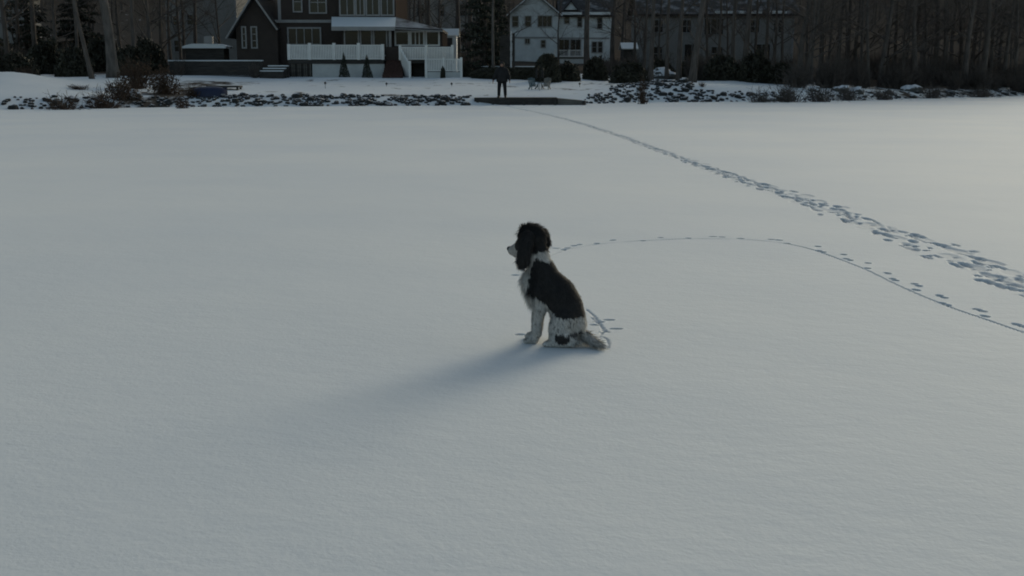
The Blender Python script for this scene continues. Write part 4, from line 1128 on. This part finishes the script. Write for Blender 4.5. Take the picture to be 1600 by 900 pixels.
for px, Y, s, sz, lab in ((757, 84, .95, 1, 'tall dark conifer in the middle between the two houses'), (778, 92, .62, .8, 'slimmer conifer behind the garden gate'), (48, 94, 1.1, .9, 'dark conifer behind the evergreen shrubs at left'), (128, 98, 1.2, .95, 'dark conifer behind the leaning grey trunk')):
    c = on_land(px, Y); o = empty('conifer', c, lab, 'tree', rz=rng.uniform(0, 6)); o.scale = (s, s, sz)
    obj('trunk', con[0], o); obj('limbs', con[1], o)['kind'] = 'stuff'; obj('crown', con[2], o)
# undergrowth that fills the right wood and the gaps at left
def undergrowth():
    Vs = []; Fs = []; n = 0
    arr = [(np.array([tuple(v) for v in b_.V]), np.array(b_.F)) for b_ in dry_lib]
    spots = []
    for k in range(150):
        px = rng.uniform(1225, 1900); y0 = float(shore_y(X_(px, 85, 140))); spots.append((px, y0+3+25*rng.random()**1.3, rng.uniform(.8, 1.5), rng.uniform(1.1, 2.6)))
    for k in range(46):
        px = rng.uniform(-300, 270); spots.append((px, rng.uniform(80, 100), rng.uniform(.8, 1.4), rng.uniform(1, 2.2)))
    for k in range(50):
        px = rng.uniform(930, 1250); spots.append((px, rng.uniform(86, 106), rng.uniform(.8, 1.3), rng.uniform(1, 2)))
    for k in range(16):
        px = rng.uniform(625, 760); spots.append((px, rng.uniform(96, 112), rng.uniform(.8, 1.3), rng.uniform(1, 2)))
    for px, Y, r, hh in spots:
        x = X_(px, Y, 110); V, F = arr[rng.randrange(3)]; a = rng.uniform(0, 6.3)
        W = np.column_stack([(V[:, 0]*math.cos(a)-V[:, 1]*math.sin(a))*r+x, (V[:, 0]*math.sin(a)+V[:, 1]*math.cos(a))*r+Y, V[:, 2]*hh+terrain_z(x, Y)])
        Vs.append(W); Fs.append(F+n); n += len(W)
    me = mesh_np('undergrowth', np.concatenate(Vs), np.concatenate(Fs), M['bark'])
    o = obj('undergrowth', me); o['kind'] = 'stuff'; tag(o, 'tangled dark undergrowth between the trees of the far shore', 'undergrowth')
undergrowth()

# ------------------------------------------------------------------ bodies grown from tapered limbs into one continuous skin
def ball_pts(c, r, sc=(1, 1, 1), n=10):
    out = []
    for i in range(n+1):
        th = math.pi*i/n
        for j in range(2*n if 0 < i < n else 1):
            ph = math.pi*j/n; out.append(Vector((c[0]+r*sc[0]*math.sin(th)*math.cos(ph), c[1]+r*sc[1]*math.sin(th)*math.sin(ph), c[2]+r*sc[2]*math.cos(th))))
    return out
def blob(name, prims, voxel, material, smooth_it=6, parent=None):
    bm = bmesh.new()
    for pr in prims:
        pts = []
        for c, r, *sc in pr: pts += ball_pts(c, r, sc[0] if sc else (1, 1, 1))
        vs = [bm.verts.new(p) for p in pts]
        res = bmesh.ops.convex_hull(bm, input=vs)
        dead = [v for v in vs if not v.link_faces]
        bmesh.ops.delete(bm, geom=dead, context='VERTS')
    me = bpy.data.meshes.new('tmp'); bm.to_mesh(me); bm.free()
    o = bpy.data.objects.new('tmp', me); COL.objects.link(o)
    md = o.modifiers.new('r', 'REMESH'); md.mode = 'VOXEL'; md.voxel_size = voxel
    ms = o.modifiers.new('s', 'SMOOTH'); ms.iterations = smooth_it; ms.factor = .5
    dg = bpy.context.evaluated_depsgraph_get(); ev = o.evaluated_get(dg)
    out = bpy.data.meshes.new_from_object(ev)
    bpy.data.objects.remove(o); bpy.data.meshes.remove(me)
    out.name = name; out.materials.clear(); out.materials.append(material)
    out.polygons.foreach_set('use_smooth', [True]*len(out.polygons))
    return obj(name, out, parent)

# ------------------------------------------------------------------ the dog
def attr_mat(name, rough=.75):
    m = bpy.data.materials.new(name); m.use_nodes = True; N, L = nodes_of(m); p = N['Principled BSDF']
    a = N.new('ShaderNodeAttribute'); a.attribute_name = 'coat'
    tc = N.new('ShaderNodeTexCoord'); nz = N.new('ShaderNodeTexNoise'); nz.inputs['Scale'].default_value = 60; L.new(tc.outputs['Object'], nz.inputs['Vector'])
    mr = N.new('ShaderNodeMapRange'); mr.inputs[3].default_value = .72; mr.inputs[4].default_value = 1.25; L.new(nz.outputs[0], mr.inputs[0])
    mx = N.new('ShaderNodeMix'); mx.data_type = 'RGBA'; mx.blend_type = 'MULTIPLY'; mx.inputs[0].default_value = 1
    L.new(a.outputs['Color'], mx.inputs[6]); L.new(mr.outputs[0], mx.inputs[7]); L.new(mx.outputs[2], p.inputs['Base Color'])
    p.inputs['Roughness'].default_value = rough; p.inputs['Specular IOR Level'].default_value = .25
    return m
M['coat'] = attr_mat('dog_coat')
M['nose'] = mat('dog_nose', (0.012, 0.012, 0.012), .35, .2, 40, spec=.5)
M['eye'] = mat('dog_eye', (0.015, 0.010, 0.007), .1, .1, 10, spec=.6)
WHITE = np.array((.62, .60, .565)); BLACK = np.array((.026, .025, .025))
SADDLE = [(836,406),(842,399),(850,402),(856,404),(866,404),(886,426),(908,452),(922,478),(918,487),(893,488),(868,482),(857,470),(847,456),(834,455),(828,450),(832,430)]
def in_poly(x, y, P):
    c = False; j = len(P)-1
    for i in range(len(P)):
        if (P[i][1] > y) != (P[j][1] > y) and x < (P[j][0]-P[i][0])*(y-P[i][1])/(P[j][1]-P[i][1])+P[i][0]: c = not c
        j = i
    return c
YAW = math.radians(20); HYAW = math.radians(22)
HD = Vector((math.cos(HYAW), -math.sin(HYAW), 0)); HL = Vector((math.sin(HYAW), math.cos(HYAW), 0)); HC = Vector((.138, .0, .614))
def head(f, l, z): return HC+HD*f+HL*l+Vector((0, 0, z))
def coat(v):
    x, y, z = v
    jx = .012*noise.noise(Vector((x, y, z))*28); jz = .012*noise.noise(Vector((x, y, z))*28+Vector((5, 2, 1)))
    px = 868-255*(x+jx); py = 535-268*(z+jz)
    q = Vector(v)-HC; f = q.dot(HD); l = q.dot(HL)
    if q.length < .30 and z > .44 and (f > -.06 or z > .545):
        if f > .108+jx and z < .60: return WHITE*(.58+.1*noise.noise(Vector(v)*40))           # greyish muzzle
        if abs(l) < .012 and f > .05: return WHITE*.8                                          # thin blaze
        if f > -.10 and z > .535+jz: return BLACK
    if in_poly(px, py, SADDLE): return BLACK
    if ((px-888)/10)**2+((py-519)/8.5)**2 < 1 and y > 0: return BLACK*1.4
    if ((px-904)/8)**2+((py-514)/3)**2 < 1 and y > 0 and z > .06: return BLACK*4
    if x < -.16 and z < .075: return WHITE*(.85+.25*noise.noise(Vector(v)*60))
    tick = noise.noise(Vector(v)*55)+.5*noise.noise(Vector(v)*110)
    w = WHITE*(.86+.14*noise.noise(Vector(v)*9))
    if z < .22 and tick > .38: w = w*.45
    return w
dog_at = on_plane(868, 535.5)
dog = empty('dog', (dog_at.x, dog_at.y, 0), 'black and white long-eared spaniel sitting on the snowy ice', 'dog', rz=math.pi-YAW)
P_ = []
def cap(*a): P_.append(a)
# trunk: deep chest, sloping back, heavy seat
cap(((-.085, 0, .125), .100), ((-.062, 0, .215), .102))
cap(((-.062, 0, .215), .102), ((-.018, 0, .290), .102))
cap(((-.018, 0, .290), .102, (1, .95, 1)), ((.070, 0, .352), .104, (1, .92, 1)))
cap(((.070, 0, .352), .104, (1, .92, 1)), ((.125, 0, .355), .084))
cap(((.125, 0, .355), .084), ((.105, 0, .275), .075))
cap(((.075, 0, .40), .085), ((.105, 0, .47), .070)); cap(((.105, 0, .47), .070), ((.120, 0, .55), .060))
# head
cap((head(0, 0, .0), .074, (1.05, .95, 1)), (head(.035, 0, .012), .064))
cap((head(.055, 0, -.026), .052), (head(.108, 0, -.068), .038)); cap((head(.108, 0, -.068), .038), (head(.166, 0, -.092), .028))
cap((head(.06, 0, -.075), .030), (head(.140, 0, -.112), .020))
for s in (-1, 1): cap((head(.062, s*.028, .022), .024), (head(.02, s*.05, .02), .03))
for s in (-1, 1):
    o = -.010 if s > 0 else .022
    cap(((.088, s*.060, .31), .060), ((.088+o, s*.064, .215), .042)); cap(((.088+o, s*.064, .215), .041), ((.104+o, s*.060, .150), .035))
    cap(((.104+o, s*.060, .150), .034), ((.108+o, s*.058, .065), .030)); cap(((.108+o, s*.058, .065), .029), ((.124+o, s*.060, .026), .026))
    cap(((.122+o, s*.060, .026), .028), ((.160+o, s*.061, .018), .021))
    for k in (-1, 0, 1): cap(((.150+o, s*.061+k*.017, .018), .015), ((.178+o-abs(k)*.008, s*.061+k*.020, .013), .013))
    # folded hind leg: knee up and forward, hock behind on the snow
    cap(((-.075, s*.062, .155), .080), ((-.042, s*.092, .125), .052)); cap(((-.042, s*.092, .125), .052), ((-.085, s*.092, .070), .050))
    cap(((-.036, s*.096, .110), .048), ((-.034, s*.100, .045), .040)); cap(((-.034, s*.100, .045), .040), ((-.10, s*.090, .050), .042))
    cap(((-.085, s*.092, .070), .048), ((-.125, s*.088, .040), .034)); cap(((-.125, s*.088, .036), .032), ((-.03, s*.105, .026), .026))
    cap(((-.03, s*.105, .026), .027), ((.015, s*.110, .018), .020))
    for k in (-1, 0, 1): cap(((.005, s*.110+k*.016, .016), .015), ((.034-abs(k)*.007, s*.110+k*.019, .012), .012))
cap(((-.165, 0, .055), .030), ((-.225, .03, .032), .022)); cap(((-.225, .03, .032), .022), ((-.285, .075, .024), .014))
body = blob('body', P_, .0075, M['coat'], 4, dog)
# the near and far ear: long pendulous leathers
ears = []
for s in (-1, 1):
    base = head(-.02, s*.066, .026)
    pr = []
    pts = [(base, .022, .030), (head(-.018, s*(.086 if s > 0 else .076), -.03), .018, .040), (head(-.008 if s > 0 else .02, s*(.090 if s > 0 else .074), -.080), .017, .045), (head(.008 if s > 0 else .04, s*(.084 if s > 0 else .072), -.122), .015, .038), (head(.020, s*.076, -.150), .012, .020)]
    for a, b_ in zip(pts[:-1], pts[1:]):
        def elem(p): return [(p[0]+HD*k*(p[2]-p[1]), p[1]) for k in (-1, 0, 1)]
        pr.append(tuple(elem(a)+elem(b_)))
    ears.append(blob('ear', pr, .006, M['coat'], 4, dog))
def colour(o, fn):
    me = o.data; a = me.color_attributes.new('coat', 'FLOAT_COLOR', 'POINT')
    a.data.foreach_set('color', np.array([(*fn(tuple(v.co)), 1) for v in me.vertices], dtype=np.float32).ravel())
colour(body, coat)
for e in ears: colour(e, lambda v: BLACK*(1+.3*noise.noise(Vector(v)*30)))
nose = blob('nose', [((head(.183, .007, -.082), .016), (head(.183, -.007, -.082), .016)), ((head(.188, 0, -.095), .011), (head(.181, 0, -.087), .014))], .003, M['nose'], 2, dog)
for s in (-1, 1): blob('eye', [((head(.083, s*.036, .006), .011),)], .003, M['eye'], 1, dog)
# coat hair: fine tapered strands that follow the body
def fur(o, n, length, seed, flow, fn, name='fur', width=.0016):
    g = np.random.default_rng(seed); me = o.data
    me.calc_loop_triangles(); tri = np.array([t.vertices for t in me.loop_triangles]); co = np.array([v.co for v in me.vertices]); no = np.array([v.normal for v in me.vertices])
    A = np.linalg.norm(np.cross(co[tri[:, 1]]-co[tri[:, 0]], co[tri[:, 2]]-co[tri[:, 0]]), axis=1)
    t = g.choice(len(tri), n, p=A/A.sum()); w = g.dirichlet((1, 1, 1), n)
    P = (co[tri[t]]*w[:, :, None]).sum(1); Nn = (no[tri[t]]*w[:, :, None]).sum(1)
    V = []; F = []; Cc = []
    for p, nn in zip(P, Nn):
        L, lift = length(p)
        if L <= 0: continue
        L *= g.uniform(.6, 1.25)
        cl = Vector(p)*26; fl = flow(p)+.55*np.array((noise.noise(cl), noise.noise(cl+Vector((9, 0, 0))), .6*noise.noise(cl+Vector((0, 9, 0))))); fl = fl-nn*(fl@nn); fl /= max(1e-6, np.linalg.norm(fl))
        d = fl+nn*lift+g.normal(0, .22, 3); d /= np.linalg.norm(d)
        sd = np.cross(d, nn); sd /= max(1e-6, np.linalg.norm(sd)); sd = sd*width*g.uniform(.8, 1.5)
        droop = np.array((0, 0, -.35*L))
        m_ = p+d*L*.5; e = p+d*L+droop*.6+g.normal(0, .08, 3)*L
        e[2] = max(e[2], .003); m_[2] = max(m_[2], .004)
        k = len(V); V += [p-sd, p+sd, m_-sd*.8, m_+sd*.8, e]; F += [(k, k+1, k+3), (k, k+3, k+2), (k+2, k+3, k+4)]
        c = np.array(fn(tuple(p)))*g.uniform(.75, 1.3); Cc += [c]*5
    m = mesh_np(name, np.array(V), np.array(F), M['coat']); a = m.color_attributes.new('coat', 'FLOAT_COLOR', 'POINT')
    a.data.foreach_set('color', np.column_stack([np.array(Cc), np.ones(len(Cc))]).astype(np.float32).ravel())
    h = obj(name, m, o); h['kind'] = 'stuff'; return h
def py_edge(x, z): return z < .27 and x < .06
def body_len(p):
    x, y, z = p
    q = Vector(p)-HC; f = q.dot(HD)
    if f > .09 and z > .48: return .008, .15
    if z > .63 and q.length < .13: return .030*(1+.7*noise.noise(Vector(p)*35)), .8          # curly topknot
    if z > .52: return .020, .4
    if x > .10 and .22 < z < .46: return .040, .45           # chest frill
    if x < -.15 and z < .08: return .058, .42                 # tail feather
    if z < .05: return .012, .3
    if z < .18 and x > .05: return .014, .25                 # leg feather
    if z < .20: return .017, .28
    if py_edge(x, z): return .012, .2
    return .020, .28
def body_flow(p):
    x, y, z = p
    if z > .53: return np.array((-.8, .1, -.5))
    if x < -.15 and z < .08: return np.array((-.9, .5, -.05))
    if x > .05 and z < .2: return np.array((-.5, 0, -.8))
    return np.array((-.35, 0, -.95))
fur(body, 26000, body_len, 3, body_flow, coat)
for k, e in enumerate(ears): fur(e, 3200, lambda p: (.034 if p[2] < .52 else .022, .35), 8+k, lambda p: np.array((.15, 0, -1.)), lambda v: BLACK, 'fur', .002)

# ------------------------------------------------------------------ the person by the dock
def person():
    Y = float(shore_y(0))+.15
    c = Vector((X_(784.5, Y, 150), Y, Z_(152.8, Y-.25)))
    p = empty('person', c, 'person in dark jacket and trousers standing at the dock edge', 'person', rz=math.radians(-6)); p.scale = (1.24, 1.15, 1.06)
    hand = []
    def hand_prims(w, s, fwd):
        out = [((w, .030, (1, .7, 1)), ((w[0]+s*.008, w[1]-.01, w[2]-.075), .036, (.6, 1, 1)))]
        b = Vector((w[0]+s*.010, w[1]-.01, w[2]-.09))
        for k, L in enumerate((.060, .072, .068, .052)):
            y = -.030+k*.020
            out.append(((b+Vector((0, y, 0)), .0098), (b+Vector((s*.006, y-.004, -L*.55)), .009)))
            out.append(((b+Vector((s*.006, y-.004, -L*.55)), .009), (b+Vector((-s*.008, y-.010, -L)), .0075)))
        t0 = Vector((w[0]+s*.002, w[1]-.040, w[2]-.045))
        out.append(((t0, .012), (t0+Vector((-s*.006, -.030, -.032)), .010))); out.append(((t0+Vector((-s*.006, -.030, -.032)), .010), (t0+Vector((-s*.012, -.032, -.060)), .0085)))
        return out
    wr = {s: (s*(.33 if s > 0 else .37), -.10, .86) for s in (-1, 1)}
    pr = [(((0, 0, 1.46), .058), ((0, -.012, 1.54), .056)), (((0, -.02, 1.64), .092, (.82, 1, 1.05)), ((0, -.035, 1.59), .070, (.85, 1, 1))), (((0, -.055, 1.56), .042), ((0, -.04, 1.60), .05)),
          (((0, -.112, 1.635), .010), ((0, -.128, 1.605), .015)), (((.02, -.110, 1.565), .010), ((-.02, -.110, 1.565), .010)),
          (((0, 0, 1.38), .11, (1.2, .8, 1)), ((0, 0, 1.0), .13, (1.1, .85, 1))), (((0, 0, 1.38), .10), ((0, 0, 1.46), .06))]
    for s in (-1, 1):
        pr += [(((s*.082, -.015, 1.63), .022, (.4, .8, 1.3)), ((s*.080, -.015, 1.61), .015)), (((s*.17, 0, 1.40), .055), ((s*.285, -.01, 1.13), .042)), (((s*.12, 0, 1.40), .07), ((s*.17, 0, 1.40), .055)),
               (((s*.285, -.01, 1.13), .042), ((*wr[s],), .027)),
               (((s*.09, 0, .92), .09), ((s*.125, -.015, .50), .058)), (((s*.125, -.015, .50), .055), ((s*.14, .01, .10), .036)), (((s*.14, .01, .07), .04), ((s*.155, -.13, .04), .035))]
        pr += hand_prims(Vector(wr[s]), s, 0)
    blob('body', pr, .0095, M['skin'], 2, p)
    # jacket with hem and collar, trousers, boots, cap of hair
    j = [(((0, 0, 1.40), .145, (1.15, .82, .8)), ((0, 0, 1.18), .205, (1.15, .85, 1))), (((0, 0, 1.18), .205, (1.15, .85, 1)), ((0, .0, .82), .215, (1.15, .9, .5))), (((0, 0, 1.44), .085), ((0, -.005, 1.49), .078))]
    for s in (-1, 1):
        j += [(((s*.10, 0, 1.41), .085), ((s*.185, 0, 1.385), .080)), (((s*.185, 0, 1.385), .080), ((s*.285, -.01, 1.13), .075)), (((s*.285, -.01, 1.13), .075), ((s*(.325 if s > 0 else .36), -.085, .905), .056))]
    blob('jacket', j, .013, M['jacket'], 3, p)
    t = [(((0, 0, .93), .150, (1.1, .85, .7)), ((0, 0, .86), .145, (1.1, .85, .7)))]
    for s in (-1, 1): t += [(((s*.085, 0, .88), .105), ((s*.125, -.015, .50), .078)), (((s*.125, -.015, .50), .078), ((s*.140, .01, .14), .066))]
    blob('trousers', t, .013, M['trouser'], 3, p)
    for s in (-1, 1): blob('boot', [(((s*.14, .01, .20), .062), ((s*.14, .015, .055), .055)), (((s*.14, .015, .055), .055, (1, 1, .95)), ((s*.158, -.145, .042), .045, (1, 1, .85)))], .01, M['boot'], 2, p)
    blob('hood', [(((0, .005, 1.675), .112, (.9, 1, .95)), ((0, .035, 1.60), .105, (.95, .9, 1))), (((0, .035, 1.60), .105), ((0, .02, 1.48), .10))], .01, M['jacket'], 3, p)
    for s in (-1, 1): blob('eye', [(((s*.032, -.103, 1.632), .010),)], .003, M['eye'], 1, p)
person()
